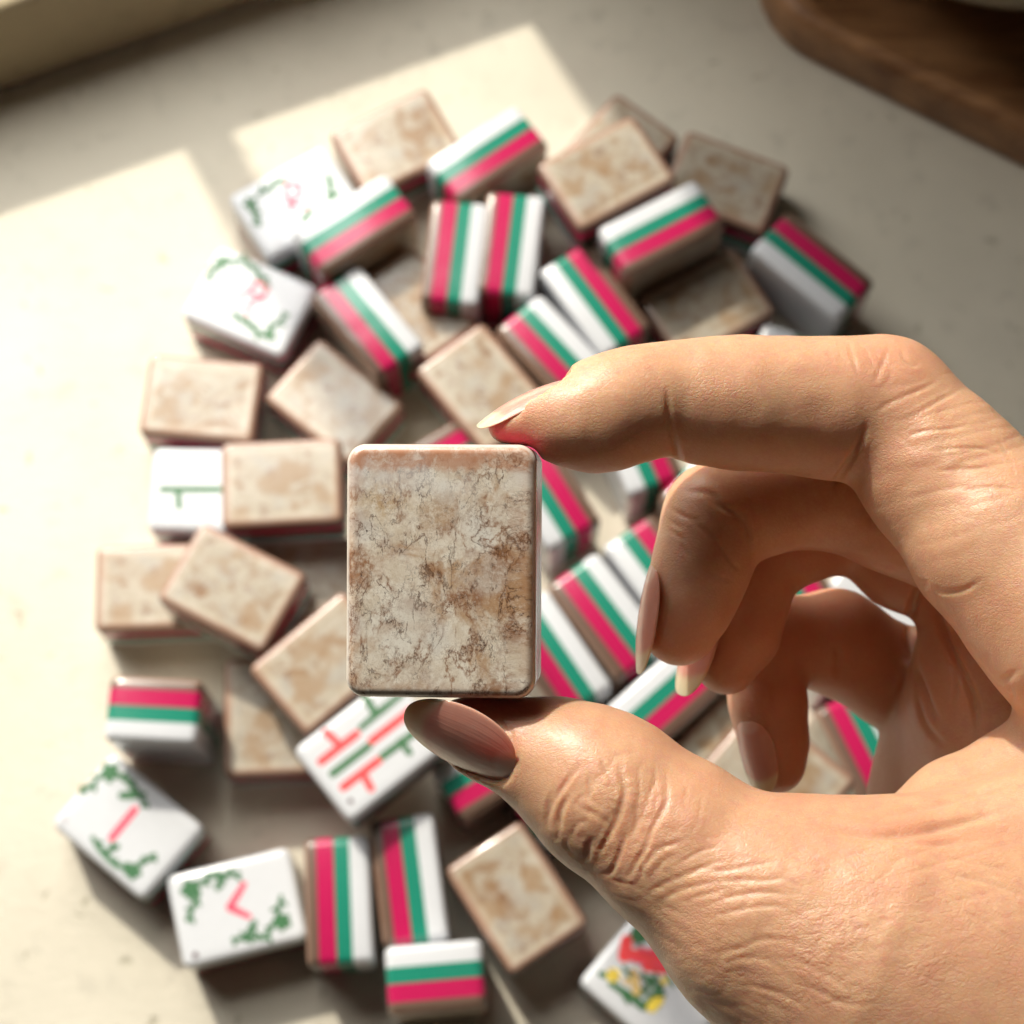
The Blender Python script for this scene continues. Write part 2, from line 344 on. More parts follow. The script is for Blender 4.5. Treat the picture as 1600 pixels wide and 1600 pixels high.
G_B, G_F, G_S = 'tiles lying marbled back up', 'tiles lying printed face up', 'tiles standing on edge showing their stripes'
TILES = [
 # key, kind, px, py (top-surface centre), angle, base height, white side, tilt (about long axis, about short axis), label
 ('back_top', 'B', 628, 232, -26, 0, 1, (2, 0), 'marbled back tile at the very top of the pile, left of topmost striped tile'),
 ('flower_top', 'F', 470, 325, -29, 0, 1, (0, 0), 'white tile with pink flower print and green leaves, uppermost printed tile at top left'),
 ('stripe_a', 'S', 553, 352, -32, 5.0, -1, (0, 0), 'striped tile pressed against the lower edge of the topmost flower printed tile'),
 ('stripe_b', 'S', 760, 252, -33, 0, -1, (0, 0), 'topmost striped tile, slanting up to the right behind two upright striped tiles'),
 ('stripe_c', 'S', 700, 392, 97, 0, -1, (0, 0), 'left one of two parallel striped tiles standing upright above the pointing fingertip'),
 ('stripe_d', 'S', 808, 372, 97, 0, -1, (0, 0), 'right one of two parallel striped tiles standing upright at the top of the pile'),
 ('stripe_e', 'S', 922, 455, 53, 0, 1, (0, 0), 'striped tile slanting down to the index finger, white stripe on its lower left'),
 ('back_b', 'B', 965, 238, -48, 0, 1, (0, 0), 'marbled back tile peeking out from under another at the top right of the pile'),
 ('back_c', 'B', 944, 281, -28, 18.1, 1, (0, 0), 'marbled back tile on another one, touching the upper side of the raised striped tile'),
 ('back_d', 'B', 1126, 296, 20, 0, 1, (-2, 1), 'marbled back tile tilted towards the right at the top right of the pile'),
 ('stripe_f', 'S', 1040, 342, -27, 9.0, -1, (0, 0), 'raised striped tile lying across three marbled tiles at the upper right'),
 ('back_e', 'B', 1104, 462, -28, 0, 1, (0, 0), 'marbled back tile just above the index finger, shaded by the raised striped tile'),
 ('stripe_g', 'S', 1258, 420, 39, 2, 1, (0, 0), 'striped tile at the far right of the pile, standing in the shade'),
 ('face_right', 'F', 1246, 560, 18, 0, 1, (0, 0), 'white face tile mostly hidden behind the index finger below the far right striped tile'),
 ('flower_left', 'F', 395, 467, 23, 0, 1, (0, 0), 'white tile with pink scribble and two green sprigs at the upper left'),
 ('stripe_h', 'S', 580, 508, 51, 0, -1, (0, 0), 'striped tile slanting down right between the scribble tile and two upright striped tiles'),
 ('back_g', 'B', 652, 442, 51, 0, 1, (0, 0), 'marbled back tile in deep shade between three striped tiles at the upper left'),
 ('back_h', 'B', 326, 623, 5, 0, 1, (0, 0), 'marbled back tile at the left rim, directly below the scribble printed tile'),
 ('back_i', 'B', 532, 616, 38, 0, 1, (0, 0), 'marbled back tile slanting down right, left of the one under the index fingertip'),
 ('back_j', 'B', 752, 605, 50, 4, 1, (0, 0), 'marbled back tile just under the index fingernail above the held tile'),
 ('stripe_i', 'S', 872, 545, 47, 0, -1, (0, 0), 'low striped tile disappearing under the index finger beside the marbled tile'),
 ('bamboo_one', 'F', 326, 766, 1, 0, 1, (0, 0), 'white tile with one green bamboo stroke, half covered by a marbled tile'),
 ('back_k', 'B', 440, 754, -3, 18.1, 1, (0, 0), 'marbled back tile covering the right half of the one bamboo tile'),
 ('back_l', 'B', 242, 916, -2, 0, 1, (0, 0), 'marbled back tile at the far left, its right end under a slanting tile'),
 ('back_m', 'B', 372, 928, 27, 18.1, 1, (0, 0), 'marbled back tile slanting down right on top of the far left marbled tile'),
 ('back_n', 'B', 500, 1043, -40, 18.1, 1, (0, 0), 'marbled back tile slanting up right between held tile and bamboo stroke tile'),
 ('back_o', 'B', 420, 1118, 90, 0, 1, (0, 0), 'upright marbled back tile in the shade, left of the red and green bamboo tile'),
 ('back_p', 'B', 478, 893, 2, 0, 1, (0, 0), 'marbled back tile in black shade directly left of the held tile'),
 ('end_left', 'E', 236, 1122, 3, 0, 1, (0, 0), 'striped tile standing on its short end at the left rim of the pile'),
 ('leaf_bar', 'F', 214, 1293, 40, 0, 1, (0, 0), 'white tile with a single pink bar between green sprigs, at the lower left corner'),
 ('leaf_fork', 'F', 376, 1403, -14, 0, 1, (0, 0), 'white tile with a forked pink mark, green sprigs and a dark dot, bottom left'),
 ('stripe_j', 'S', 533, 1398, 88, 0, -1, (0, 0), 'upright striped tile right beside the forked pink mark tile at the bottom'),
 ('stripe_k', 'S', 644, 1370, 83, 0, -1, (0, 0), 'upright striped tile whose lower end touches the short bottom tile'),
 ('end_bottom', 'E', 680, 1527, -5, 0, -1, (0, 0), 'striped tile standing on its short end at the bottom edge, white stripe on top'),
 ('back_q', 'B', 806, 1385, 57, 2, 1, (0, 0), 'large looking marbled back tile at the bottom, lower left of the thumb knuckle'),
 ('bamboo_six', 'F', 583, 1175, -38, 18.1, 1, (0, 0), 'white tile with red and green bamboo strokes partly behind the thumbnail'),
 ('stripe_l', 'S', 800, 1190, -32, 0, -1, (0, 0), 'striped tile poking out below the thumbnail'),
 ('stripe_m', 'S', 925, 1222, -40, 0, 1, (0, 0), 'striped tile hidden behind the thumb joint with only a green and white corner showing'),
 ('stripe_n', 'S', 965, 1325, 52, 0, -1, (0, 0), 'striped tile behind the thumb with a red corner showing above the coloured flower tile'),
 ('flower_figure', 'F', 1036, 1530, 41, 0, 1, (0, 0), 'white tile with red, yellow and green floral picture beside the thumb at the bottom'),
 ('stripe_o', 'S', 852, 762, 58, 0, 1, (0, 0), 'striped tile immediately right of the held tile just below the index fingertip'),
 ('stripe_p', 'S', 975, 650, 66, 0, 1, (0, 0), 'striped tile whose lower end shows under the middle of the index finger'),
 ('stripe_q', 'S', 948, 962, 53, 0, -1, (0, 0), 'striped tile between held tile and middle fingertip, red stripe on its lower left'),
 ('stripe_r', 'S', 1040, 905, 53, 0, 1, (0, 0), 'striped tile whose white side abuts another, behind the middle fingertip'),
 ('stripe_s', 'S', 866, 1020, 56, 0, -1, (0, 0), 'striped tile along the lower right edge of the held tile'),
 ('stripe_t', 'S', 1030, 1098, -42, 0, -1, (0, 0), 'shaded striped tile just above the thumb, below the middle fingernail'),
 ('back_r', 'B', 1135, 1180, -45, 0, 1, (0, 0), 'marbled back tile above the thumb, left of the little fingertip'),
 ('back_s', 'B', 1238, 1200, 40, 18.1, 1, (0, 0), 'marbled back tile behind the little fingertip'),
 ('stripe_u', 'S', 1357, 1178, 63, 0, -1, (0, 0), 'striped tile seen between little finger and palm as one long red stripe'),
 ('stripe_v', 'S', 1296, 968, 59, 0, 1, (0, 0), 'striped tile glimpsed through the gap between ring finger and little finger'),
 ('face_gap', 'F', 1396, 925, 35, 0, 1, (0, 0), 'white face tile glimpsed as a bright sliver between the curled fingers and palm'),
 ('stripe_w', 'S', 690, 716, -30, 0, 1, (0, 0), 'striped tile hidden behind the top of the held tile, only a red strip showing'),
 ('stripe_x', 'S', 1080, 760, 40, 0, -1, (0, 0), 'striped tile between the index finger and the bent middle finger knuckle'),
]
class Tile: pass
items = []
for key, kind, px, py, ang, zb, ws, tilt, label in TILES:
    t = Tile(); t.key = key; t.kind = kind; t.label = label; t.tilt = tilt
    rot, t.ex, t.ey, t.ez = base_rot(kind, ws); t.rot = rot; t.zb = zb; t.ex *= SC; t.ey *= SC; t.ez *= SC
    zt = zb+t.ez; p = pix(px, py, zt); q = pix(px+10*math.cos(R(ang)), py+10*math.sin(R(ang)), zt)
    t.pos = np.array([p[0], p[1]]); t.yaw = math.atan2(q[1]-p[1], q[0]-p[0]); t.home = t.pos.copy()
    items.append(t)
LEVELS = {}
for t in items:
    if t.key in LEVELS:
        old = t.zb; t.zb = LEVELS[t.key]
        # keep the place in the picture when the level changes
        d = (np.array([t.pos[0], t.pos[1], old+t.ez])-CAM); k = (t.zb+t.ez-CAM_H)/d[2]; P = CAM+d*k; t.pos = P[:2].copy(); t.home = t.pos.copy()
def axes(t): c, s = math.cos(t.yaw), math.sin(t.yaw); return np.array([c, s]), np.array([-s, c])
def sat(a, b, gap=.35):
    best = None; d = b.pos-a.pos
    (a0, a1), (b0, b1) = axes(a), axes(b)
    for ax in (a0, a1, b0, b1):
        ra = a.ex/2*abs(a0@ax)+a.ey/2*abs(a1@ax); rb = b.ex/2*abs(b0@ax)+b.ey/2*abs(b1@ax)
        pen = ra+rb+gap-abs(d@ax)
        if pen <= 0: return None
        if best is None or pen < best[0]: best = (pen, ax*(1 if d@ax > 0 else -1))
    return best
SOFT = dict(back_g=1, back_p=1, stripe_w=1, back_f=1, back_b=.4, stripe_m=1, stripe_n=.5, face_right=.6, stripe_x=1, stripe_r=.5, stripe_v=.6, face_gap=.5, stripe_p=.4, back_o=.5, stripe_l=.4, back_s=.4, back_top=.15)
for it in range(300):
    worst = 0
    for i in range(len(items)):
        for j in range(i+1, len(items)):
            a, b = items[i], items[j]
            if a.zb+a.ez <= b.zb+.05 or b.zb+b.ez <= a.zb+.05: continue
            r = sat(a, b)
            if r:
                ma, mb = SOFT.get(a.key, .12), SOFT.get(b.key, .12); k = .5/(ma+mb)
                a.pos -= r[1]*r[0]*k*ma; b.pos += r[1]*r[0]*k*mb; worst = max(worst, r[0])
    for t in items:
        d = t.pos-t.home; n_ = np.linalg.norm(d); lim = 2.8 if t.key not in SOFT else 3+9*SOFT[t.key]
        if n_ > lim: t.pos = t.home+d/n_*lim
    if worst < .05: break
print('relax', it, worst, [(t.key, round(float(np.linalg.norm(t.pos-t.home)), 1)) for t in items if np.linalg.norm(t.pos-t.home) > 1.0])

def tile_matrix(t):
    return Matrix.Translation((t.pos[0]*MM, t.pos[1]*MM, t.zb*MM)) @ Matrix.Rotation(t.yaw, 4, 'Z') @ Matrix.Rotation(R(t.tilt[0]), 4, 'X') @ Matrix.Rotation(R(t.tilt[1]), 4, 'Y') @ Matrix.Scale(SC, 4)
def build_tile(root, rot, ez, layers=LM):
    ml = Matrix.Translation((0, 0, ez/2*MM)) @ rot.to_4x4(); out = {}
    for n, me in layers.items():
        o = bpy.data.objects.new(n, me); COL.objects.link(o); o.parent = root; o.matrix_local = ml; out[n] = o
    return out

def strokes(name, shapes, mat, parent, lift):
    """Flat printed marks on the white face, in tile millimetres: ((x,y)..., width)."""
    vs, fs = [], []; k = 0
    for pts, wd in shapes:
        if len(pts) == 1: pts = [pts[0], (pts[0][0]+.01, pts[0][1])]
        for i in range(len(pts)-1):
            a, b = np.array(pts[i]), np.array(pts[i+1]); d = b-a; ln = np.linalg.norm(d); d = d/ln; ang = math.atan2(d[1], d[0])
            r0 = wd/2*(1.0 if i else .75); r1 = wd/2*(1.0 if i < len(pts)-2 else .7)
            if len(pts) == 2: r0 = r1 = wd/2
            poly = [a+r0*np.array([math.cos(ang+math.pi/2+q), math.sin(ang+math.pi/2+q)]) for q in np.linspace(0, math.pi, 7)]
            poly += [b+r1*np.array([math.cos(ang-math.pi/2+q), math.sin(ang-math.pi/2+q)]) for q in np.linspace(0, math.pi, 7)]
            b0 = len(vs); z = -(lift+.004*k); k += 1
            vs += [(p[0]*MM, p[1]*MM, (z-T/2)*MM) for p in poly]; fs.append(tuple(reversed(range(b0, b0+len(poly)))))
    me = mesh(name, vs, fs, False); o = link(name, me, parent, mat); return o

PRINTS = {
 'leaf_bar': [('green_print', M_pgreen, [([(187, 1210)], 22), ([(157, 1230), (143, 1241)], 8), ([(196, 1212), (212, 1221), (228, 1238), (245, 1263)], 9), ([(206, 1246), (226, 1246)], 11), ([(175, 1215), (157, 1230)], 5),
       ([(160, 1312), (170, 1328), (182, 1342), (198, 1356), (215, 1360)], 8), ([(223, 1364)], 19), ([(234, 1353), (256, 1340)], 8), ([(182, 1334), (198, 1326)], 8)]),
   ('pink_print', M_ppink, [([(226, 1268), (190, 1312)], 10)]), ('corner_mark', M_pgrey, [([(116, 1283)], 9)])],
 'leaf_fork': [('green_print', M_pgreen, [([(305, 1375)], 22), ([(316, 1385), (300, 1422)], 7), ([(319, 1367), (336, 1353), (358, 1353), (380, 1350)], 8), ([(352, 1356), (347, 1373)], 8), ([(448, 1425)], 19), ([(446, 1386), (440, 1419), (421, 1450), (371, 1452)], 7), ([(404, 1428), (391, 1452)], 9)]),
   ('pink_print', M_ppink, [([(388, 1367), (366, 1403), (396, 1417)], 10)]), ('corner_mark', M_pdark, [([(312, 1477)], 8)])],
 'flower_left': [('green_print', M_pgreen, [([(350, 407)], 16), ([(350, 405), (387, 404), (412, 427), (425, 445)], 8), ([(345, 412), (328, 432)], 8), ([(369, 486), (390, 502), (412, 520), (433, 526)], 9), ([(422, 514), (453, 489)], 7), ([(425, 520)], 14)]),
   ('pink_print', M_ppink, [([(375, 461), (394, 452), (403, 439), (422, 445), (416, 464), (397, 467), (390, 489)], 6), ([(394, 452), (416, 464)], 6)]), ('corner_mark', M_pgrey, [([(308, 470)], 6)])],
 'flower_top': [('green_print', M_pgreen, [([(399, 329)], 17), ([(402, 335), (412, 361)], 9), ([(412, 314), (450, 290)], 8), ([(520, 285), (527, 317)], 9), ([(537, 312), (523, 322)], 8), ([(494, 339), (481, 355)], 9)]),
   ('pink_print', M_ppink, [([(453, 318), (457, 298), (476, 299), (475, 317), (459, 327), (487, 336)], 7), ([(462, 340), (459, 318)], 6)]), ('corner_mark', M_pgrey, [([(441, 387)], 6)])],
 'bamboo_one': [('green_print', M_pgreen, [([(253, 766), (345, 766)], 10), ([(278, 768), (280, 794)], 9)]), ('corner_mark', M_pgrey, [([(245, 811)], 10)])],
 'bamboo_six': [('red_print', M_pred, [([(504, 1198), (559, 1155)], 11), ([(512, 1152), (535, 1174)], 10), ([(539, 1238), (594, 1196)], 11), ([(569, 1216), (582, 1240)], 10), ([(583, 1166), (645, 1118)], 11)]),
   ('green_print', M_pgreen, [([(522, 1217), (578, 1174)], 10), ([(566, 1145), (600, 1116), (630, 1093)], 10), ([(574, 1098), (588, 1122)], 10), ([(600, 1190), (664, 1142)], 10), ([(628, 1166), (642, 1184)], 9)]), ('corner_mark', M_pdark, [([(550, 1260)], 7)])],
 'flower_figure': [('red_print', M_pred, [([(988, 1456), (984, 1481)], 16), ([(993, 1479), (1035, 1480), (1064, 1490)], 20), ([(1018, 1497), (1047, 1501)], 12)]),
   ('green_print', M_pgreen, [([(1008, 1447)], 24), ([(948, 1508), (958, 1512)], 8), ([(963, 1524), (990, 1540), (1014, 1560), (1040, 1532), (1014, 1510)], 10), ([(1000, 1545), (1020, 1530)], 9)]),
   ('yellow_print', M_pyel, [([(967, 1510)], 18), ([(1027, 1560), (1038, 1548)], 14), ([(1046, 1519)], 10)]), ('tan_print', M_ptan, [([(999, 1506), (1003, 1536)], 11), ([(988, 1520)], 9)])],
 'face_right': [('green_print', M_pgreen, [([(1228, 498), (1250, 506), (1275, 520)], 9), ([(1262, 505)], 14), ([(1215, 512), (1226, 524)], 8)])],
}
_rl = random.Random(11)
def leafy(shapes):
    out = list(shapes)
    for pts, wd in shapes:
        if len(pts) < 2: 
            x, y = pts[0]
            for k in range(5):
                an = k*1.256+.4; out.append(([(x, y), (x+wd*.55*math.cos(an), y+wd*.55*math.sin(an))], wd*.42))
            continue
        for (x0, y0), (x1, y1) in zip(pts[:-1], pts[1:]):
            ln = math.hypot(x1-x0, y1-y0); n_ = max(1, int(ln/11))
            for k in range(n_):
                f = (k+.5)/n_; x, y = x0+(x1-x0)*f, y0+(y1-y0)*f; s = 1 if (k+int(x0)) % 2 else -1
                dx, dy = (x1-x0)/ln, (y1-y0)/ln; l = _rl.uniform(6, 10)
                out.append(([(x, y), (x+dx*l*.6-s*dy*l, y+dy*l*.6+s*dx*l)], _rl.uniform(4.0, 5.5)))
    return out
for k_ in ('leaf_bar', 'leaf_fork', 'flower_left', 'flower_top'):
    PRINTS[k_][0] = (PRINTS[k_][0][0], PRINTS[k_][0][1], leafy(PRINTS[k_][0][2]))
PRINTS['flower_figure'] += [('dark_print', M_pdark, [([(1000, 1462), (1030, 1476)], 2.5), ([(985, 1500), (1010, 1512), (1018, 1540)], 2.5), ([(1030, 1505), (1046, 1530)], 2.2), ([(960, 1500), (975, 1520)], 2)]),
    ('pink_print', M_ppink, [([(1010, 1470), (1050, 1480)], 5), ([(1030, 1492), (1052, 1496)], 4), ([(995, 1486), (1015, 1492)], 4)]), ('pale_leaf_print', M_pgreen, [([(1020, 1520), (1034, 1512)], 6), ([(1024, 1540), (1046, 1540)], 5), ([(975, 1530), (990, 1552)], 5), ([(1052, 1510), (1060, 1526)], 5), ([(984, 1498), (992, 1512)], 5)])]
for t in items:
    root = link('mahjong_tile', None); root.matrix_world = tile_matrix(t)
    tag(root, t.label, 'mahjong tile', {'B': G_B, 'F': G_F, 'S': G_S, 'E': G_S}[t.kind])
    parts = build_tile(root, t.rot, t.ez/SC)
    if t.key in PRINTS:
        Mx = tile_matrix(t) @ Matrix.Translation((0, 0, t.ez/2/SC*MM)) @ t.rot.to_4x4(); inv = Mx.inverted()
        # the marks are drawn at the tile's place before it was nudged clear of its neighbours
        sh = np.array([t.pos[0]-t.home[0], t.pos[1]-t.home[1]])
        def loc(px, py):
            p = pix(px, py, t.zb+t.ez); v = inv @ Vector(((p[0]+sh[0])*MM, (p[1]+sh[1])*MM, p[2]*MM)); return (v.x/MM, v.y/MM)
        for k, (nm, mat, shp) in enumerate(PRINTS[t.key]):
            strokes(nm, [([loc(*q) for q in pts], wd/5.7*1.25) for pts, wd in shp], mat, parts['white_layer'], .03+.05*k)

# ---- the held tile, upright to the camera
D_FRONT = 270.0
def cam_pt(px, py, d): return CAM + ray(px, py)*d
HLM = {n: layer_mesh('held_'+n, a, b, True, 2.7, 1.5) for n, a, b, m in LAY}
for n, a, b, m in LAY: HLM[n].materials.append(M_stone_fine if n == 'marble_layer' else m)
held = link('mahjong_tile', None)
ctr = cam_pt(698, 889, D_FRONT+T/2)
Rw = Matrix((RIGHT, UPV, -FWD)).transposed()               # camera axes as columns
yaw = Matrix.Rotation(R(-3.6), 3, 'Y'); pit = Matrix.Rotation(R(0.3), 3, 'X'); rol = Matrix.Rotation(R(-0.35), 3, 'Z')
# tile long axis -> picture up, back (marble) towards the camera
TL = Matrix(((0, -1, 0), (1, 0, 0), (0, 0, 1)))
held.matrix_world = Matrix.Translation(Vector(ctr*MM)) @ (Rw @ yaw @ pit @ rol).to_4x4()
held['label'] = 'crackled cream and rust marbled tile held upright between index finger and thumb'; held['category'] = 'mahjong tile'
for n, me in HLM.items():
    o = link(n, me, held); o.matrix_local = TL.to_4x4()

# ------------------------------------------------------------------ the hand
# All hand geometry is worked out in camera-aligned millimetres: x right, y up, z = minus the distance from the lens.
def cp(px, py, d): return np.array([(px-CX)/FPX*d, (CY-py)/FPX*d, -d], dtype=np.float32)
def chain(*pts): return [(cp(px, py, d), r*d/FPX) for px, py, d, r in pts]
H = 0.6
LO = np.array([-16., -165., -366.]); HI = np.array([150., 30., -222.])
N = np.ceil((HI-LO)/H).astype(int)
gx = (LO[0]+H*np.arange(N[0])).astype(np.float32); gy = (LO[1]+H*np.arange(N[1])).astype(np.float32); gz = (LO[2]+H*np.arange(N[2])).astype(np.float32)
def new_field(): return np.full(tuple(N), 50.0, np.float32)
def cone_into(F, a, ra, b, rb, k=2.5, zs=1.0):
    """Smooth union of a tapered capsule into the field (only near it); zs > 1 flattens it along the view."""
    m = max(ra, rb)+k+3.0
    lo = np.minimum(a, b)-m; hi = np.maximum(a, b)+m
    i0 = np.maximum(((lo-LO)/H).astype(int), 0); i1 = np.minimum(((hi-LO)/H).astype(int)+1, N)
    if (i1 <= i0).any(): return
    X = gx[i0[0]:i1[0], None, None]; Y = gy[None, i0[1]:i1[1], None]; Z = gz[None, None, i0[2]:i1[2]]
    d = b-a; L2 = float(d[0]**2+d[1]**2+(d[2]*zs)**2)+1e-6
    px_, py_, pz_ = X-a[0], Y-a[1], (Z-a[2])*zs
    h = np.clip((px_*d[0]+py_*d[1]+pz_*d[2]*zs)/L2, 0, 1)
    dist = np.sqrt((px_-h*d[0])**2+(py_-h*d[1])**2+(pz_-h*d[2]*zs)**2)-(ra+(rb-ra)*h)
    S = F[i0[0]:i1[0], i0[1]:i1[1], i0[2]:i1[2]]
    hh = np.maximum(k-np.abs(S-dist), 0)/k
    np.minimum(S, dist, out=dist); dist -= hh*hh*k*.25
    F[i0[0]:i1[0], i0[1]:i1[1], i0[2]:i1[2]] = dist
def chain_into(F, ch, k=2.5, zs=1.0):
    for (a, ra), (b, rb) in zip(ch[:-1], ch[1:]): cone_into(F, a, ra, b, rb, k, zs)
def smin(A_, B_, k):
    hh = np.maximum(k-np.abs(A_-B_), 0)/k
    return np.minimum(A_, B_)-hh*hh*k*.25

index = chain((784, 668, 279, 20), (804, 660, 279, 33), (832, 652, 279, 43), (864, 650, 279, 54), (902, 652, 279, 72), (950, 642, 280, 86), (1000, 630, 281, 86), (1050, 619, 282, 80), (1100, 627, 283, 95),
              (1160, 630, 284, 102), (1230, 632, 285, 103), (1300, 638, 286, 108), (1378, 638, 287, 111), (1475, 744, 284, 124), (1560, 842, 280, 140), (1700, 975, 274, 165))
pad = chain((885, 668, 279, 50), (930, 672, 279, 58))
thumb = chain((690, 1132, 279, 26), (725, 1142, 279, 46), (768, 1157, 279, 62), (850, 1180, 278, 84), (900, 1204, 277, 103), (950, 1240, 276, 121), (1060, 1322, 274, 132), (1180, 1416, 272, 162), (1330, 1490, 271, 210))
thenar = chain((1330, 1490, 271, 210), (1520, 1590, 272, 300), (1760, 1700, 276, 380), (2150, 1950, 284, 330))
web = chain((1330, 1395, 278, 105), (1400, 1350, 284, 85), (1500, 1277, 285, 88), (1610, 1232, 285, 98), (1760, 1150, 284, 110))
web2 = chain((1300, 1400, 274, 120), (1450, 1375, 274, 95), (1620, 1330, 275, 110), (1800, 1270, 277, 150))
middle = chain((1062, 983, 296, 58), (1078, 940, 296, 66), (1094, 890, 297, 73), (1110, 840, 298, 76), (1118, 806, 299, 78), (1180, 795, 300, 74), (1290, 768, 303, 86), (1400, 800, 303, 92), (1650, 900, 300, 110))
ring_f = chain((1135, 1035, 310, 50), (1155, 990, 311, 60), (1170, 930, 312, 62), (1180, 880, 313, 66), (1230, 848, 314, 68), (1340, 812, 317, 78), (1420, 862, 317, 90), (1640, 960, 314, 110))
little = chain((1214, 1196, 321, 44), (1210, 1160, 321, 51), (1200, 1100, 322, 58), (1192, 1030, 324, 62), (1210, 1000, 326, 66), (1306, 1003, 330, 80), (1400, 1060, 333, 78), (1560, 1100, 333, 100))
palm = [chain((1690, 960, 280, 150), (2150, 1500, 290, 230)), chain((1690, 940, 300, 120), (2150, 1500, 305, 220)), chain((1660, 980, 318, 120), (2100, 1550, 315, 220)),
        chain((1600, 1060, 330, 120), (1750, 1300, 332, 210), (2080, 1650, 320, 230)), chain((1530, 1120, 330, 140), (1560, 1260, 330, 190), (1700, 1500, 325, 200)),
        chain((1545, 960, 312, 105), (1560, 1100, 314, 120), (1640, 1300, 310, 160))]
fore = chain((2000, 1550, 300, 300), (2320, 1860, 300, 300))

F = new_field()
chain_into(F, index, 2.0); chain_into(F, pad, 3.5)
Ft = new_field(); chain_into(Ft, thumb, 3.0); chain_into(Ft, thenar, 10, 1.25); chain_into(Ft, web2, 8, 1.2); chain_into(Ft, web, 3.0)
Fp = new_field()
for c in palm: chain_into(Fp, c, 8)
chain_into(Fp, fore, 14)
# nails: (base, tip, half width px, picture-plane side direction, normal) -> local frames
def nail_frame(bx, by, tx, ty, d0, d1, half, nrm):
    b = cp(bx, by, d0); t_ = cp(tx, ty, d1); A_ = t_-b; Ln = float(np.linalg.norm(A_)); A_ = A_/Ln
    n = np.array(nrm, np.float32); n = n-(n@A_)*A_; n /= np.linalg.norm(n); S = np.cross(A_, n)
    return dict(b=b, A=A_, S=S, n=n, L=Ln, w=half*d0/FPX)
NAILS = {
 'thumb': dict(nail_frame(804, 1199, 632, 1115, 271.2, 275.2, 70, (-.20, -.62, .76)), R=13.0, kl=.008, taper=.42, pw=2.4, deep=.3),
 'index': dict(nail_frame(898, 592, 745, 666, 279, 279.5, 46, (-.45, .85, .22)), R=6.5, kl=.018, taper=.16, pw=2.9, deep=.1),
 'middle': dict(nail_frame(1018, 884, 997, 1053, 293.5, 294.5, 46, (-.98, -.09, .15)), R=6.0, kl=.012, taper=.35, pw=2.6, deep=.1),
 'ring': dict(nail_frame(1105, 925, 1063, 1086, 307, 308, 48, (-.90, -.15, .40)), R=6.0, kl=.012, taper=.35, pw=2.6, deep=.1),
 'little': dict(nail_frame(1168, 1128, 1193, 1240, 316.4, 318, 36, (-.75, -.12, .75)), R=5.0, kl=.012, taper=.35, pw=2.6, deep=.1),
}
def nail_w(nl, v):
    v = np.clip(v, 0, 1); return nl['w']*np.clip(1-np.abs(2*v-1)**nl['pw'], 0, 1)**(1/nl['pw'])*(1-nl['taper']*np.clip(v-.45, 0, 1)**1.4)
def carve(F, nl, m=16.0):
    c = nl['b']+nl['A']*nl['L']/2; i0 = np.maximum(((c-m-LO)/H).astype(int), 0); i1 = np.minimum(((c+m-LO)/H).astype(int)+1, N)
    X = gx[i0[0]:i1[0], None, None]-nl['b'][0]; Y = gy[None, i0[1]:i1[1], None]-nl['b'][1]; Z = gz[None, None, i0[2]:i1[2]]-nl['b'][2]
    s = X*nl['S'][0]+Y*nl['S'][1]+Z*nl['S'][2]; a = X*nl['A'][0]+Y*nl['A'][1]+Z*nl['A'][2]; n = X*nl['n'][0]+Y*nl['n'][1]+Z*nl['n'][2]
    n0 = -s*s/(2*nl['R'])+nl['kl']*a*(nl['L']-a)
    msk = np.minimum(nail_w(nl, a/nl['L'])-np.abs(s), 60)               # positive inside the outline
    msk = np.where((a < 0), -np.hypot(a, np.abs(s)), msk)
    msk = np.where(a > .86*nl['L'], np.maximum(msk, nl['w']*1.2-np.abs(s)), msk)   # past the nail bed nothing of the flesh stands above the plate
    V = np.minimum(n-n0+.25, msk)
    S = F[i0[0]:i1[0], i0[1]:i1[1], i0[2]:i1[2]]; np.maximum(S, np.where(np.abs(n-n0) < 6, V, -50), out=S)
Fm = new_field(); chain_into(Fm, middle, 2.2); Fr = new_field(); chain_into(Fr, ring_f, 2.2); Fl = new_field(); chain_into(Fl, little, 2.2)
carve(F, NAILS['index']); carve(Ft, NAILS['thumb']); carve(Fm, NAILS['middle']); carve(Fr, NAILS['ring']); carve(Fl, NAILS['little'])
F = smin(F, Fp, 7.0)
F = np.minimum(F, 50); G = smin(Fm, Fr, .7); G = smin(G, Fl, .7)
# fingers melt into the palm only at their roots
kx = np.clip((gx-62)/12, 0, 1)[:, None, None]*6.0+.5
hh = np.maximum(kx-np.abs(F-G), 0)/kx; F = np.minimum(F, G)-hh*hh*kx*.25
kt = np.clip((gx-48)/20, 0, 1)[:, None, None]*5.0+.5
hh = np.maximum(kt-np.abs(F-Ft), 0)/kt; F = np.minimum(F, Ft)-hh*hh*kt*.25
del Fp, Ft, Fm, Fr, Fl, G, hh
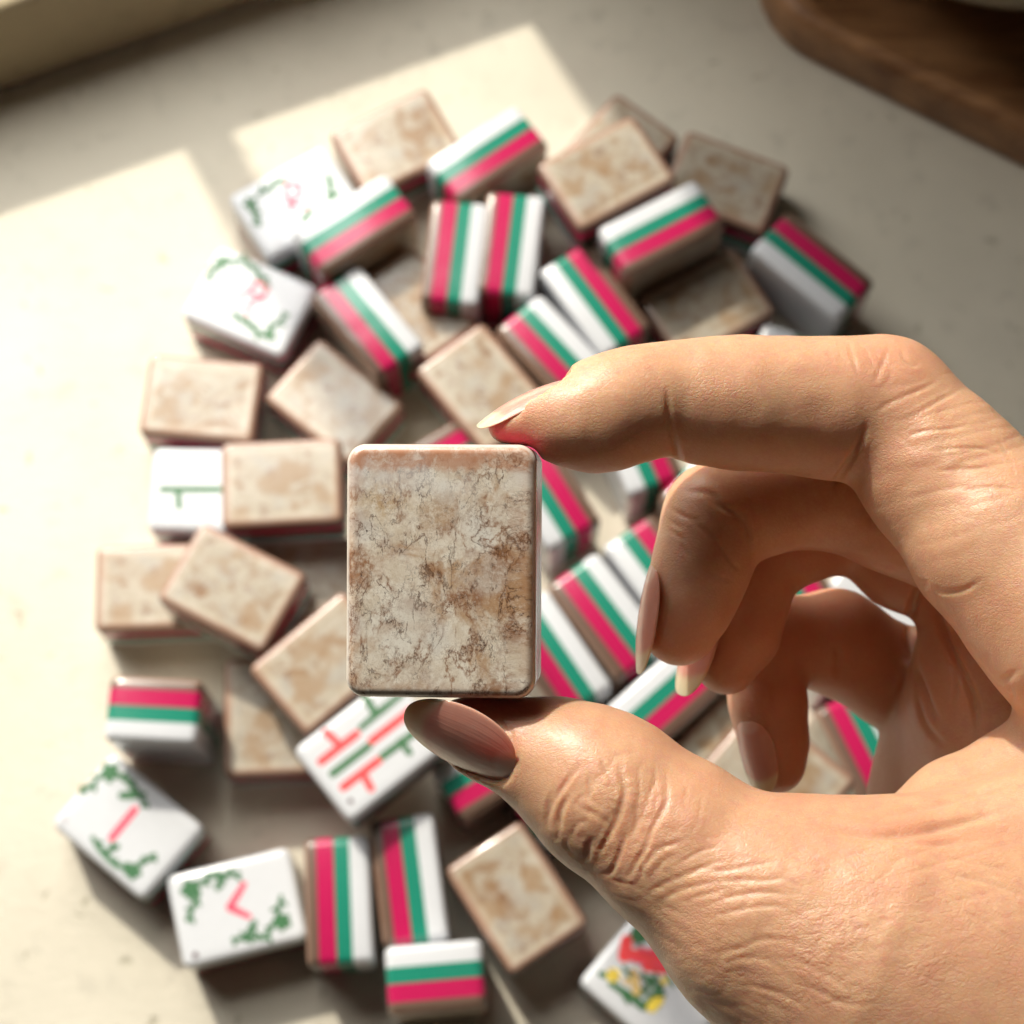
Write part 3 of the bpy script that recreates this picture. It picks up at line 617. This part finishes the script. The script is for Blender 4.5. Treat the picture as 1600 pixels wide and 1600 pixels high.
# the finger pads are pressed flat where they touch the held tile
inv_h = np.array((Rw @ yaw @ pit @ rol).transposed() @ Rw)   # camera axes -> tile axes
ctr_c = np.array([(ctr-CAM)@RIGHT, (ctr-CAM)@UPV, (ctr-CAM)@(-FWD)])
def press(F):
    c = ctr_c; m = 26.0; i0 = np.maximum(((c-m-LO)/H).astype(int), 0); i1 = np.minimum(((c+m-LO)/H).astype(int)+1, N)
    X = gx[i0[0]:i1[0], None, None]-c[0]; Y = gy[None, i0[1]:i1[1], None]-c[1]; Z = gz[None, None, i0[2]:i1[2]]-c[2]
    q = [np.abs(inv_h[i, 0]*X+inv_h[i, 1]*Y+inv_h[i, 2]*Z) for i in range(3)]
    hx, hy, hz = W/2, L/2, T/2; r = 2.0
    qx, qy, qz = np.maximum(q[0]-hx+r, 0), np.maximum(q[1]-hy+r, 0), np.maximum(q[2]-hz+r, 0)
    D = np.sqrt(qx*qx+qy*qy+qz*qz)+np.minimum(np.maximum(np.maximum(q[0]-hx+r, q[1]-hy+r), q[2]-hz+r), 0)-r
    S = F[i0[0]:i1[0], i0[1]:i1[1], i0[2]:i1[2]]; np.maximum(S, -(D-.02), out=S)
press(F)

def surface_nets(F):
    sgn = F < 0; nx, ny, nz = F.shape
    c = sgn[:-1, :-1, :-1].astype(np.int8)
    tot = np.zeros((nx-1, ny-1, nz-1), np.int8)
    for dx in (0, 1):
        for dy in (0, 1):
            for dz in (0, 1): tot += sgn[dx:nx-1+dx, dy:ny-1+dy, dz:nz-1+dz]
    act = (tot > 0) & (tot < 8); ids = -np.ones(act.shape, np.int64); I = np.argwhere(act); ids[act] = np.arange(len(I))
    corners = np.stack([F[I[:, 0]+dx, I[:, 1]+dy, I[:, 2]+dz] for dx in (0, 1) for dy in (0, 1) for dz in (0, 1)], 1)
    off = np.array([(dx, dy, dz) for dx in (0, 1) for dy in (0, 1) for dz in (0, 1)], float)
    acc = np.zeros((len(I), 3)); cnt = np.zeros(len(I))
    for a in range(8):
        for b in range(a+1, 8):
            if np.abs(off[a]-off[b]).sum() != 1: continue
            fa, fb = corners[:, a], corners[:, b]; m = (fa < 0) != (fb < 0)
            t_ = np.where(m, fa/np.where(m, fa-fb, 1), 0)[:, None]
            acc += np.where(m[:, None], off[a]+(off[b]-off[a])*t_, 0); cnt += m
    V = I+acc/cnt[:, None]
    faces = []
    for ax in range(3):
        u, v = (ax+1) % 3, (ax+2) % 3
        sl0 = [slice(None)]*3; sl1 = [slice(None)]*3; sl0[ax] = slice(0, -1); sl1[ax] = slice(1, None)
        ch = sgn[tuple(sl0)] != sgn[tuple(sl1)]
        E = np.argwhere(ch); E = E[(E[:, u] > 0) & (E[:, v] > 0) & (E[:, u] < F.shape[u]-1) & (E[:, v] < F.shape[v]-1)]
        du = np.zeros(3, int); du[u] = 1; dv = np.zeros(3, int); dv[v] = 1
        q = np.stack([ids[tuple((E-du-dv).T)], ids[tuple((E-dv).T)], ids[tuple(E.T)], ids[tuple((E-du).T)]], 1)
        flip = ~sgn[tuple(E.T)]; q[flip] = q[flip][:, ::-1]; faces.append(q)
    return V, np.concatenate(faces)
import time as _t; _t0 = _t.time()
F[-2:] = 1; F[:2] = 1; F[:, :2] = 1; F[:, -2:] = 1; F[:, :, :2] = 1; F[:, :, -2:] = 1       # the forearm ends in a closed cut outside the picture
V, Q = surface_nets(F)
del F
V = LO+V*H
# light smoothing of the grid texture
def nbr_smooth(V, Q, it, lam):
    e0 = np.concatenate([Q[:, 0], Q[:, 1], Q[:, 2], Q[:, 3]]); e1 = np.concatenate([Q[:, 1], Q[:, 2], Q[:, 3], Q[:, 0]])
    cnt = np.bincount(e0, minlength=len(V))+np.bincount(e1, minlength=len(V))
    for _ in range(it):
        A_ = np.stack([np.bincount(e0, V[e1, k], len(V))+np.bincount(e1, V[e0, k], len(V)) for k in range(3)], 1)/np.maximum(cnt, 1)[:, None]
        V = V+(A_-V)*lam
    return V
V = nbr_smooth(V, Q, 2, .5)
def subdivide(V, Q):
    """One Catmull-Clark step on the quad mesh, in numpy."""
    n = len(V); fc = V[Q].mean(1)
    e = np.sort(np.concatenate([Q[:, [0, 1]], Q[:, [1, 2]], Q[:, [2, 3]], Q[:, [3, 0]]]), 1)
    key = e[:, 0].astype(np.int64)*n+e[:, 1]; uq, first, inv = np.unique(key, return_index=True, return_inverse=True)
    ue = e[first]; nf = len(Q); fi = np.tile(np.arange(nf), 4)
    fs = np.stack([np.bincount(inv, fc[fi, k], len(uq)) for k in range(3)], 1); c = np.bincount(inv, minlength=len(uq))[:, None]
    em = (V[ue[:, 0]]+V[ue[:, 1]])/2; ep = np.where(c == 2, (V[ue[:, 0]]+V[ue[:, 1]]+fs)/4, em)
    val = np.bincount(ue.ravel(), minlength=n)[:, None].astype(float)
    Es = np.stack([np.bincount(ue[:, 0], em[:, k], n)+np.bincount(ue[:, 1], em[:, k], n) for k in range(3)], 1)/np.maximum(val, 1)
    vf = np.bincount(Q.ravel(), minlength=n)[:, None]
    Fs = np.stack([np.bincount(Q.ravel(), np.repeat(fc[:, k], 4), n) for k in range(3)], 1)/np.maximum(vf, 1)
    Vn = np.where(val >= 3, (Fs+2*Es+(val-3)*V)/np.maximum(val, 1), V)
    ei = inv.reshape(4, nf).T+n; fidx = np.arange(nf)+n+len(uq)
    Q2 = np.concatenate([np.stack([Q[:, k], ei[:, k], fidx, ei[:, (k-1) % 4]], 1) for k in range(4)])
    return np.concatenate([Vn, ep, fc]), Q2
V, Q = subdivide(V, Q)
def normals(V, Q):
    d1 = V[Q[:, 2]]-V[Q[:, 0]]; d2 = V[Q[:, 3]]-V[Q[:, 1]]; fn = np.cross(d1, d2)
    Nn = np.stack([np.bincount(Q.ravel(), np.repeat(fn[:, k], 4), len(V)) for k in range(3)], 1)
    return Nn/np.maximum(np.linalg.norm(Nn, axis=1), 1e-9)[:, None]
NV = normals(V, Q)
# ---- creases and knuckle folds, carved into the surface itself
PX = CX+V[:, 0]/-V[:, 2]*FPX; PY = CY-V[:, 1]/-V[:, 2]*FPX; DZ = -V[:, 2]
face_on = np.clip((NV[:, 2]-.02)/.25, 0, 1)
disp = np.zeros(len(V))
def crease(pts, width, depth, dmin=200, dmax=295, taper=True, lip=.35, front=True):
    """Groove along a polyline (photograph pixels, on the surface seen there); width px, depth mm."""
    P = np.array(pts, float); sel = (PX > P[:, 0].min()-6*width) & (PX < P[:, 0].max()+6*width) & (PY > P[:, 1].min()-6*width) & (PY < P[:, 1].max()+6*width) & (DZ > dmin) & (DZ < dmax)
    if front: sel &= NV[:, 2] > -.1
    i = np.nonzero(sel)[0]
    if not len(i): return
    # Catmull-Rom through the points
    if len(P) > 2:
        Pe = np.vstack([2*P[0]-P[1], P, 2*P[-1]-P[-2]]); out = []
        for k in range(1, len(Pe)-2):
            for s in np.linspace(0, 1, 6, endpoint=False):
                a, b, c, d = Pe[k-1:k+3]; out.append(.5*((2*b)+(-a+c)*s+(2*a-5*b+4*c-d)*s*s+(-a+3*b-3*c+d)*s**3))
        P = np.array(out+[P[-1]])
    best = np.full(len(i), 1e9); along = np.zeros(len(i)); x, y = PX[i], PY[i]; tl = len(P)-1
    for k in range(tl):
        a, b = P[k], P[k+1]; d = b-a; h = np.clip(((x-a[0])*d[0]+(y-a[1])*d[1])/(d@d+1e-9), 0, 1); dd = np.hypot(x-a[0]-h*d[0], y-a[1]-h*d[1])
        m = dd < best; best[m] = dd[m]; along[m] = (k+h[m])/tl
    g = np.exp(-(best/width)**2)*(1+lip)-lip*np.exp(-(best/(width*2.6))**2)
    env = np.clip(np.minimum(along, 1-along)/.26, 0, 1)**1.1 if taper else 1.0
    disp[i] -= g*depth*env*(face_on[i] if front else 1)
def off(pts, x0, y0, s): return [(x0+a/s, y0+b/s) for a, b in pts]
# thumb knuckle folds (read off an enlargement of the photograph)
K = lambda *p: off(p, 840, 1120, 5.333)
for pts, wd, dp in [
    (K((370, 400), (290, 480), (200, 600), (120, 720), (80, 850), (110, 960)), 4.5, .38), (K((270, 640), (210, 740), (180, 860), (190, 960)), 5, .45), (K((160, 560), (100, 680), (60, 800)), 4, .25),
    (K((540, 330), (545, 400), (600, 500), (650, 620)), 4, .28), (K((710, 360), (700, 480), (725, 600), (700, 740), (650, 880), (600, 980), (520, 1120), (490, 1190)), 4.5, .55),
    (K((850, 360), (845, 500), (850, 640), (820, 760), (820, 900), (750, 1040)), 3.6, .30), (K((960, 370), (980, 500), (940, 640), (890, 780), (850, 850)), 3.4, .26), (K((980, 500), (990, 640), (960, 780)), 3, .18),
    (K((1080, 420), (1075, 560), (1065, 720), (1000, 850), (940, 960), (900, 1080), (830, 1200), (760, 1320), (680, 1400)), 4, .45), (K((1240, 540), (1235, 640), (1220, 740)), 3, .16), (K((1370, 600), (1360, 740), (1320, 900), (1260, 1000)), 3, .16),
    (K((740, 950), (700, 1080), (660, 1200), (600, 1300), (520, 1310)), 4.5, .48), (K((470, 1000), (420, 1080), (400, 1180), (330, 1190)), 5, .45), (K((340, 740), (420, 790), (490, 810), (470, 860)), 4.5, .35),
    (K((400, 560), (440, 620), (420, 660), (480, 720), (530, 760)), 4, .30), (K((490, 820), (540, 850), (600, 910), (590, 960)), 3.5, .25), (K((570, 700), (640, 720), (700, 750)), 3, .2), (K((430, 470), (420, 560), (440, 600)), 3, .2),
    (K((1250, 1010), (1130, 1060), (1010, 1100), (930, 1180), (860, 1280), (860, 1340), (760, 1440)), 4, .35), (K((1200, 1130), (1080, 1180), (1000, 1260), (940, 1340)), 3.6, .28), (K((1500, 1080), (1350, 1120), (1250, 1180), (1150, 1240)), 3.2, .22),
    (K((1590, 1200), (1440, 1230), (1300, 1290), (1180, 1340), (1080, 1380), (960, 1450), (880, 1520)), 3.8, .30), (K((1590, 1330), (1400, 1390), (1240, 1430), (1100, 1490), (1000, 1560)), 3.6, .28),
    (K((1590, 1420), (1450, 1470), (1330, 1500), (1200, 1560)), 3.6, .26), (K((280, 1060), (300, 940), (360, 880), (440, 870)), 4, .25), (K((560, 1330), (700, 1390), (800, 1400)), 3.4, .2),
    (K((400, 620), (330, 700), (330, 760)), 3.6, .22), (K((100, 960), (160, 1020), (180, 900)), 3.2, .18), (K((230, 1010), (250, 1100), (330, 1180)), 3.4, .2)]:
    crease(pts, wd*.9, dp*.66)
# thumb nail fold
crease([(768, 1112), (788, 1128), (800, 1150), (801, 1190), (800, 1232)], 3.5, .22)
crease([(809, 1160), (808, 1200), (807, 1236)], 3, .12)
# index finger: joint creases and knuckle wrinkles
crease([(1041, 600), (1044, 635), (1050, 672), (1057, 702), (1062, 725), (1066, 745)], 4.5, .42)
I2 = lambda *p: off(p, 1100, 500, 3.2)
for pts, wd, dp in [
    (I2((820, 500), (780, 610), (730, 700), (660, 810), (650, 850)), 6, .75), (I2((700, 640), (640, 740), (600, 790)), 4, .25), (I2((430, 620), (400, 700)), 3, .12),
    (I2((850, 480), (900, 430), (980, 390), (1100, 340), (1190, 290)), 3.4, .34), (I2((990, 500), (1080, 460), (1180, 400), (1300, 340)), 3.2, .32), (I2((1010, 590), (1080, 560), (1240, 540), (1340, 510)), 3, .28),
    (I2((1100, 660), (1250, 640), (1400, 640), (1520, 690)), 3, .25), (I2((1130, 760), (1300, 740), (1440, 740)), 3, .22), (I2((1290, 850), (1450, 830), (1590, 860)), 3, .2),
    (I2((720, 100), (740, 180), (775, 290)), 3.4, .28), (I2((930, 110), (900, 200), (870, 270), (850, 320)), 3.4, .30), (I2((800, 130), (830, 200), (860, 260)), 2.8, .16), (I2((990, 130), (1000, 190), (1050, 230), (1090, 200)), 3.4, .24),
    (I2((620, 160), (640, 210), (625, 250)), 2.6, .12), (I2((680, 130), (690, 200)), 2.6, .12), (I2((930, 230), (925, 300), (880, 340)), 2.6, .16), (I2((860, 200), (960, 240), (1060, 300)), 2.6, .14),
    (I2((920, 560), (1000, 600), (1100, 700)), 2.8, .12), (I2((1460, 560), (1530, 700), (1560, 800)), 2.8, .16), (I2((1130, 1330), (1200, 1360), (1300, 1350), (1400, 1290)), 5, .35)]:
    crease(pts, wd*.85, dp*.7)
# web folds between thumb and index
W2 = lambda *p: off(p, 1100, 1100, 3.2)
for pts, wd, dp in [
    (W2((560, 590), (700, 630), (850, 655), (1000, 650), (1200, 610), (1400, 560), (1600, 510)), 9, 1.0), (W2((850, 560), (1050, 530), (1250, 480), (1450, 420), (1600, 370)), 7, .45), (W2((700, 700), (900, 690), (1150, 700), (1350, 680), (1600, 640)), 5, .22),
    (W2((1150, 820), (1300, 860), (1450, 900), (1600, 960)), 4.5, .22), (W2((1180, 760), (1350, 790), (1600, 850)), 4, .18), (W2((1250, 1010), (1400, 1090), (1600, 1230)), 4.5, .18), (W2((1100, 900), (1200, 1000), (1330, 1090), (1500, 1230)), 4.5, .16),
    (W2((0, 830), (120, 830), (260, 800), (380, 790)), 4, .22), (W2((0, 910), (160, 880), (330, 880), (420, 860)), 4, .24), (W2((0, 1010), (150, 960), (300, 940), (480, 960)), 4, .26), (W2((0, 1080), (130, 1040), (300, 1010), (470, 1020)), 3.8, .24),
    (W2((0, 1240), (150, 1230), (280, 1180), (420, 1180), (560, 1240)), 4, .26), (W2((40, 1330), (200, 1270), (330, 1290), (450, 1370)), 4, .22), (W2((430, 1240), (530, 1320), (640, 1370), (760, 1460)), 4.2, .26), (W2((480, 1380), (600, 1450), (720, 1500), (880, 1500)), 4, .24),
    (W2((130, 1400), (280, 1420), (420, 1470), (560, 1560)), 4, .2), (W2((650, 1440), (700, 1370), (760, 1350)), 3.5, .16), (W2((560, 1520), (700, 1480), (820, 1440)), 3.5, .16)]:
    crease(pts, wd*.9, dp*.62)
# middle finger, little finger and palm folds
M3 = lambda *p: off(p, 950, 700, 2.667)
for pts, wd, dp in [
    (M3((300, 180), (420, 190), (470, 240), (560, 300), (590, 400), (585, 480)), 6, .5), (M3((330, 290), (440, 380), (520, 480), (560, 520)), 4, .3), (M3((380, 480), (450, 530), (540, 560)), 4, .2), (M3((300, 390), (320, 430), (350, 460)), 3, .18),
    (M3((240, 240), (330, 290), (400, 300)), 3, .18), (M3((250, 300), (320, 340)), 3, .14), (M3((250, 340), (330, 390)), 3, .14), (M3((230, 480), (225, 560), (215, 650), (190, 730), (165, 850)), 3.5, .2),
    (M3((400, 210), (480, 250)), 3, .15), (M3((560, 200), (620, 260)), 4, .15)]:
    crease(pts, wd, dp, 275, 330)
for pts, wd, dp in [
    (off([(530, 200), (470, 280), (430, 450), (450, 650), (540, 900), (600, 1010)], 1300, 850, 3.556), 7, 1.0), (off([(560, 250), (600, 430), (690, 650), (790, 880), (810, 1130)], 1300, 850, 3.556), 6, .8), (off([(560, 620), (680, 700), (690, 820), (660, 980)], 1300, 850, 3.556), 5, .4),
    (off([(960, 750), (1000, 850), (1000, 950)], 1300, 850, 3.556), 5, .25), (off([(860, 600), (870, 700), (940, 760), (1060, 680)], 1300, 850, 3.556), 5, .3), (off([(450, 740), (520, 1000), (640, 1130)], 1300, 850, 3.556), 5, .4), (off([(20, 560), (40, 640), (30, 760)], 1300, 850, 3.556), 6, .4)]:
    crease(pts, wd, dp, 265, 345)
# general skin folds: soft anisotropic ridges following the hand
from mathutils import noise as mn
def vnoise(P, seed):
    """cheap trilinear value noise, vectorised"""
    rng = np.random.RandomState(seed); tb = rng.rand(32, 32, 32)
    f = np.floor(P).astype(int); u = P-f; u = u*u*(3-2*u); f &= 31; g = (f+1) & 31
    r = 0
    for ix, wx in ((f[:, 0], 1-u[:, 0]), (g[:, 0], u[:, 0])):
        for iy, wy in ((f[:, 1], 1-u[:, 1]), (g[:, 1], u[:, 1])):
            for iz, wz in ((f[:, 2], 1-u[:, 2]), (g[:, 2], u[:, 2])): r = r+tb[ix, iy, iz]*wx*wy*wz
    return r
def ridged(P, seed): return 1-np.abs(2*vnoise(P, seed)-1)
def blob(x, y, rx, ry): return np.exp(-((PX-x)/rx)**2-((PY-y)/ry)**2)
ang1 = R(-24); cu, su = math.cos(ang1), math.sin(ang1)
U_ = (PX*cu-PY*su)/11.0; V_ = (PX*su+PY*cu)/11.0         # mm along / across the dorsal folds
wv = vnoise(V*.12, 3)*2.0
m_dors = np.clip(blob(1150, 1470, 240, 180)*1.3+blob(1000, 1400, 120, 110), 0, 1)
rd = ridged(np.stack([U_*.16+wv, V_*.42+wv*.5, DZ*.05], 1), 5)**5*.085+ridged(np.stack([U_*.30+wv, V_*.85, DZ*.1], 1), 6)**4*.08
disp -= rd*m_dors*face_on*(DZ < 300)
m_kn = np.clip(blob(960, 1270, 95, 110)*1.2, 0, 1)
rk = ridged(np.stack([(PX*.9+PY*.35)/11*.75+wv, (PY*.9-PX*.3)/11*.28, DZ*.1], 1), 8)**4*.13+ridged(V*.7, 9)**4*.08
disp -= rk*m_kn*face_on
m_web = np.clip(blob(1480, 1350, 260, 130), 0, 1)
disp -= m_web*face_on*(ridged(np.stack([(PX*.96-PY*.25)/11*.10+wv*.6, (PY*.96+PX*.25)/11*.50, DZ*.05], 1), 12)**4*.13)*(DZ < 300)
disp += (vnoise(V*.35, 15)-.5)*.16+(vnoise(V*.12, 16)-.5)*.2
m_idx = np.clip(blob(1500, 720, 170, 150), 0, 1)
disp -= m_idx*face_on*(ridged(np.stack([(PX*.95-PY*.25)/11*.12, (PY*.95+PX*.25)/11*.62+wv*.5, DZ*.05], 1), 22)**4*.16)*(DZ < 300)
# folds stay off the nails and off the pressed pads
for nl in NAILS.values():
    q = V-nl['b']; a = q@nl['A']; s = q@nl['S']; n = q@nl['n']
    ins = (a > .4) & (a < nl['L']*1.1) & (np.abs(s) < nail_w(nl, a/nl['L'])+.1) & (np.abs(n+s*s/(2*nl['R'])-nl['kl']*a*(nl['L']-a)) < 2.0)
    disp[ins] = np.minimum(disp[ins], 0)*.2
qv = np.abs((V-ctr_c)@inv_h.T); near = (qv[:, 0] < W/2+.4) & (qv[:, 1] < L/2+.5) & (qv[:, 2] < T/2+.4); disp[near] = np.minimum(disp[near], -.03)
e0 = np.concatenate([Q[:, 0], Q[:, 1], Q[:, 2], Q[:, 3]]); e1 = np.concatenate([Q[:, 1], Q[:, 2], Q[:, 3], Q[:, 0]])
for _ in range(2): disp = .45*disp+.55*np.bincount(e0, disp[e1], len(V))/np.maximum(np.bincount(e0, minlength=len(V)), 1)
V = V+NV*disp[:, None]
# cavity value for colour of the creases is not stored: light does that work
hand_o = ctr+RIGHT*60
def to_world(P): return CAM+P[:, 0:1]*RIGHT+P[:, 1:2]*UPV-P[:, 2:3]*FWD
VW = (to_world(V)-hand_o)*MM
me = bpy.data.meshes.new('person')
me.vertices.add(len(VW)); me.vertices.foreach_set('co', VW.astype(np.float32).ravel())
me.loops.add(Q.size); me.loops.foreach_set('vertex_index', Q.astype(np.int32).ravel())
me.polygons.add(len(Q)); me.polygons.foreach_set('loop_start', np.arange(0, Q.size, 4, dtype=np.int32))
me.polygons.foreach_set('use_smooth', np.ones(len(Q), bool)); me.update(calc_edges=True); me.validate()
# skin colour zones that belong to the skin: redder joints and fingertips
red = np.clip(blob(1390, 570, 60, 50)*.7+blob(960, 1290, 80, 90)*.25+blob(760, 1130, 90, 60)*.5+blob(1400, 1300, 200, 24)*.5+blob(1070, 990, 60, 70)*.6+blob(1230, 1150, 60, 110)*.8, 0, 1)
palmar = np.clip((DZ-292)/16, 0, 1)*np.clip((PX-1080)/80, 0, 1)
at = me.attributes.new('flush', 'FLOAT', 'POINT'); at.data.foreach_set('value', np.clip(red+palmar*.7, 0, 1).astype(np.float32))
at = me.attributes.new('cells', 'FLOAT', 'POINT'); at.data.foreach_set('value', np.clip(m_web*.5+blob(1270, 1480, 330, 170)+m_idx*.35, 0, 1).astype(np.float32))

def skin():
    t = NT('skin'); v = t.objmm(); fl = t.n('ShaderNodeAttribute', attribute_name='flush', attribute_type='GEOMETRY').outputs['Fac']
    cells = t.n('ShaderNodeAttribute', attribute_name='cells', attribute_type='GEOMETRY').outputs['Fac']
    n1 = t.noise(v, .10, 4, .6).outputs[0]; n2 = t.noise(v, .55, 5, .65).outputs[0]; n3 = t.noise(v, 2.6, 3, .6).outputs[0]
    c = t.mix(t.ramp(n1, .35, .65), (.625, .375, .225), (.59, .325, .195))
    c = t.mix(t.math('MULTIPLY', t.ramp(n2, .45, .70), .55), c, (.58, .28, .20))
    c = t.mix(t.math('MULTIPLY', t.ramp(n3, .5, .75), .25), c, (.72, .50, .38))
    c = t.mix(t.math('MULTIPLY', fl, .6), c, (.54, .22, .14))
    # skin's own cell pattern: crossing fine lines, about half a millimetre apart
    wv = t.noise(v, .9, 3, .6)
    vw = t.vadd(v, t.vadd(t.vadd(wv.outputs['Color'], (.5, .5, .5), 'SUBTRACT'), (.8, .8, .8), 'MULTIPLY'))
    mp = t.n('ShaderNodeMapping', {'Vector': vw, 'Rotation': (.3, .2, R(25)), 'Scale': (1.0, 1.9, 1.3)}).outputs[0]
    e1 = t.ramp(t.vor(mp, .95).outputs['Distance'], 0, .22); e2 = t.ramp(t.vor(mp, 2.3).outputs['Distance'], 0, .3)
    h = t.math('ADD', t.math('MULTIPLY', e1, .6), t.math('MULTIPLY', e2, .4))
    h = t.math('ADD', h, t.math('MULTIPLY', t.noise(v, 4.5, 3, .6).outputs[0], .5))
    mp2 = t.n('ShaderNodeMapping', {'Vector': t.vadd(v, t.vadd(t.vadd(t.noise(v, .35, 4, .65).outputs['Color'], (.5, .5, .5), 'SUBTRACT'), (3.5, 3.5, 3.5), 'MULTIPLY')), 'Rotation': (.2, .4, R(-20)), 'Scale': (.75, 1.5, 1.0)}).outputs[0]
    big_ = t.math('MULTIPLY', t.ramp(t.vor(mp2, .40).outputs['Distance'], 0, .20), t.ramp(t.noise(v, .07, 2, .5).outputs[0], .38, .56, .25, 1.0))
    h = t.math('ADD', h, t.math('MULTIPLY', t.math('MULTIPLY', big_, cells), 1.05))
    c = t.mix(t.math('MULTIPLY', t.math('SUBTRACT', 1.0, e1), .10), c, (.40, .18, .10))
    t.p(Base_Color=c, Roughness=t.ramp(n3, .3, .7, .34, .50), Coat_Weight=.08, Coat_Roughness=.3, Normal=t.bump(t.math('MULTIPLY', h, t.ramp(t.noise(v, .16, 3, .6).outputs[0], .3, .7, .35, 1.0)), .000055, .8), Subsurface_Weight=.8, Subsurface_Scale=.0030)
    t.b.inputs['Subsurface Radius'].default_value = (1.0, .30, .13); t.b.inputs['Specular IOR Level'].default_value = .42
    return t.m
M_skin = skin()
hand = link('person', me, None, M_skin); hand.location = Vector(hand_o*MM)
hand['label'] = 'bare pale skinned right hand with long natural nails pinching the crackled tile'; hand['category'] = 'person'

def nail_mat():
    t = NT('fingernail'); v = t.n('ShaderNodeAttribute', attribute_name='free', attribute_type='GEOMETRY').outputs['Fac']
    n = t.noise(t.objmm(), .6, 3).outputs[0]
    vv = t.n('ShaderNodeAttribute', attribute_name='along', attribute_type='GEOMETRY').outputs['Fac']; ss_ = t.n('ShaderNodeAttribute', attribute_name='across', attribute_type='GEOMETRY').outputs['Fac']
    c = t.mix(v, t.mix(n, (.62, .26, .20), (.68, .32, .25)), (.70, .56, .37))
    moon = t.ramp(t.math('ADD', vv, t.math('MULTIPLY', t.math('MULTIPLY', ss_, ss_), .16)), .13, .20, 1, 0)
    c = t.mix(t.math('MULTIPLY', moon, .45), c, (.74, .50, .42))
    rg = t.noise(t.n('ShaderNodeCombineXYZ', {0: t.math('MULTIPLY', ss_, 14.0), 1: t.math('MULTIPLY', vv, .8)}).outputs[0], 1.0, 3, .6).outputs[0]
    t.p(Normal=t.bump(rg, .00012, .6))
    t.p(Base_Color=c, Roughness=.24, Coat_Weight=.6, Coat_Roughness=.07, Subsurface_Weight=.6, Subsurface_Scale=.0018); t.b.inputs['Subsurface Radius'].default_value = (1, .45, .3)
    return t.m
M_nail = nail_mat()
for key, nl in NAILS.items():
    nu, nv = 25, 41; vs = []; fr = []; al = []; ac = []
    for side in (0, 1):
        for j in range(nv):
            v = .5-.5*math.cos(math.pi*j/(nv-1)); wv_ = max(float(nail_w(nl, np.array(v))), .02); a = v*nl['L']
            for i in range(nu):
                s = -1+2*i/(nu-1); ss = s*wv_; edge = max(abs(s), abs(2*v-1))
                th = .42*(1-.75*edge**6)
                hgt = -ss*ss/(2*nl['R'])+nl['kl']*a*(nl['L']-a)+(.12 if side == 0 else .12-th)
                vs.append(nl['b']+nl['A']*a+nl['S']*ss+nl['n']*hgt)
                fe = .80 - .10*s*s if key != 'index' else .78-.10*s*s
                x = np.clip((v-fe+.03)/.11, 0, 1); fr.append(float(x*x*(3-2*x))); al.append(v); ac.append(s)
    fs = []
    for j in range(nv-1):
        for i in range(nu-1):
            a0 = j*nu+i; fs.append((a0, a0+1, a0+nu+1, a0+nu)); b0 = a0+nu*nv; fs.append((b0, b0+nu, b0+nu+1, b0+1))
    for j in range(nv-1):
        for i in (0, nu-1):
            a0 = j*nu+i; b0 = a0+nu*nv; q = (a0, a0+nu, b0+nu, b0); fs.append(q if i == 0 else tuple(reversed(q)))
    for i in range(nu-1):
        for j in (0, nv-1):
            a0 = j*nu+i; b0 = a0+nu*nv; q = (a0, b0, b0+1, a0+1); fs.append(q if j == 0 else tuple(reversed(q)))
    P = (to_world(np.array(vs))-hand_o)*MM
    m2 = mesh('fingernail', P, fs); bm = bmesh.new(); bm.from_mesh(m2); bmesh.ops.recalc_face_normals(bm, faces=bm.faces[:]); bm.to_mesh(m2); bm.free()
    at = m2.attributes.new('free', 'FLOAT', 'POINT'); at.data.foreach_set('value', fr)
    at = m2.attributes.new('along', 'FLOAT', 'POINT'); at.data.foreach_set('value', al)
    at = m2.attributes.new('across', 'FLOAT', 'POINT'); at.data.foreach_set('value', ac)
    link('fingernail', m2, hand, M_nail)
print('hand', len(V), len(Q), _t.time()-_t0)
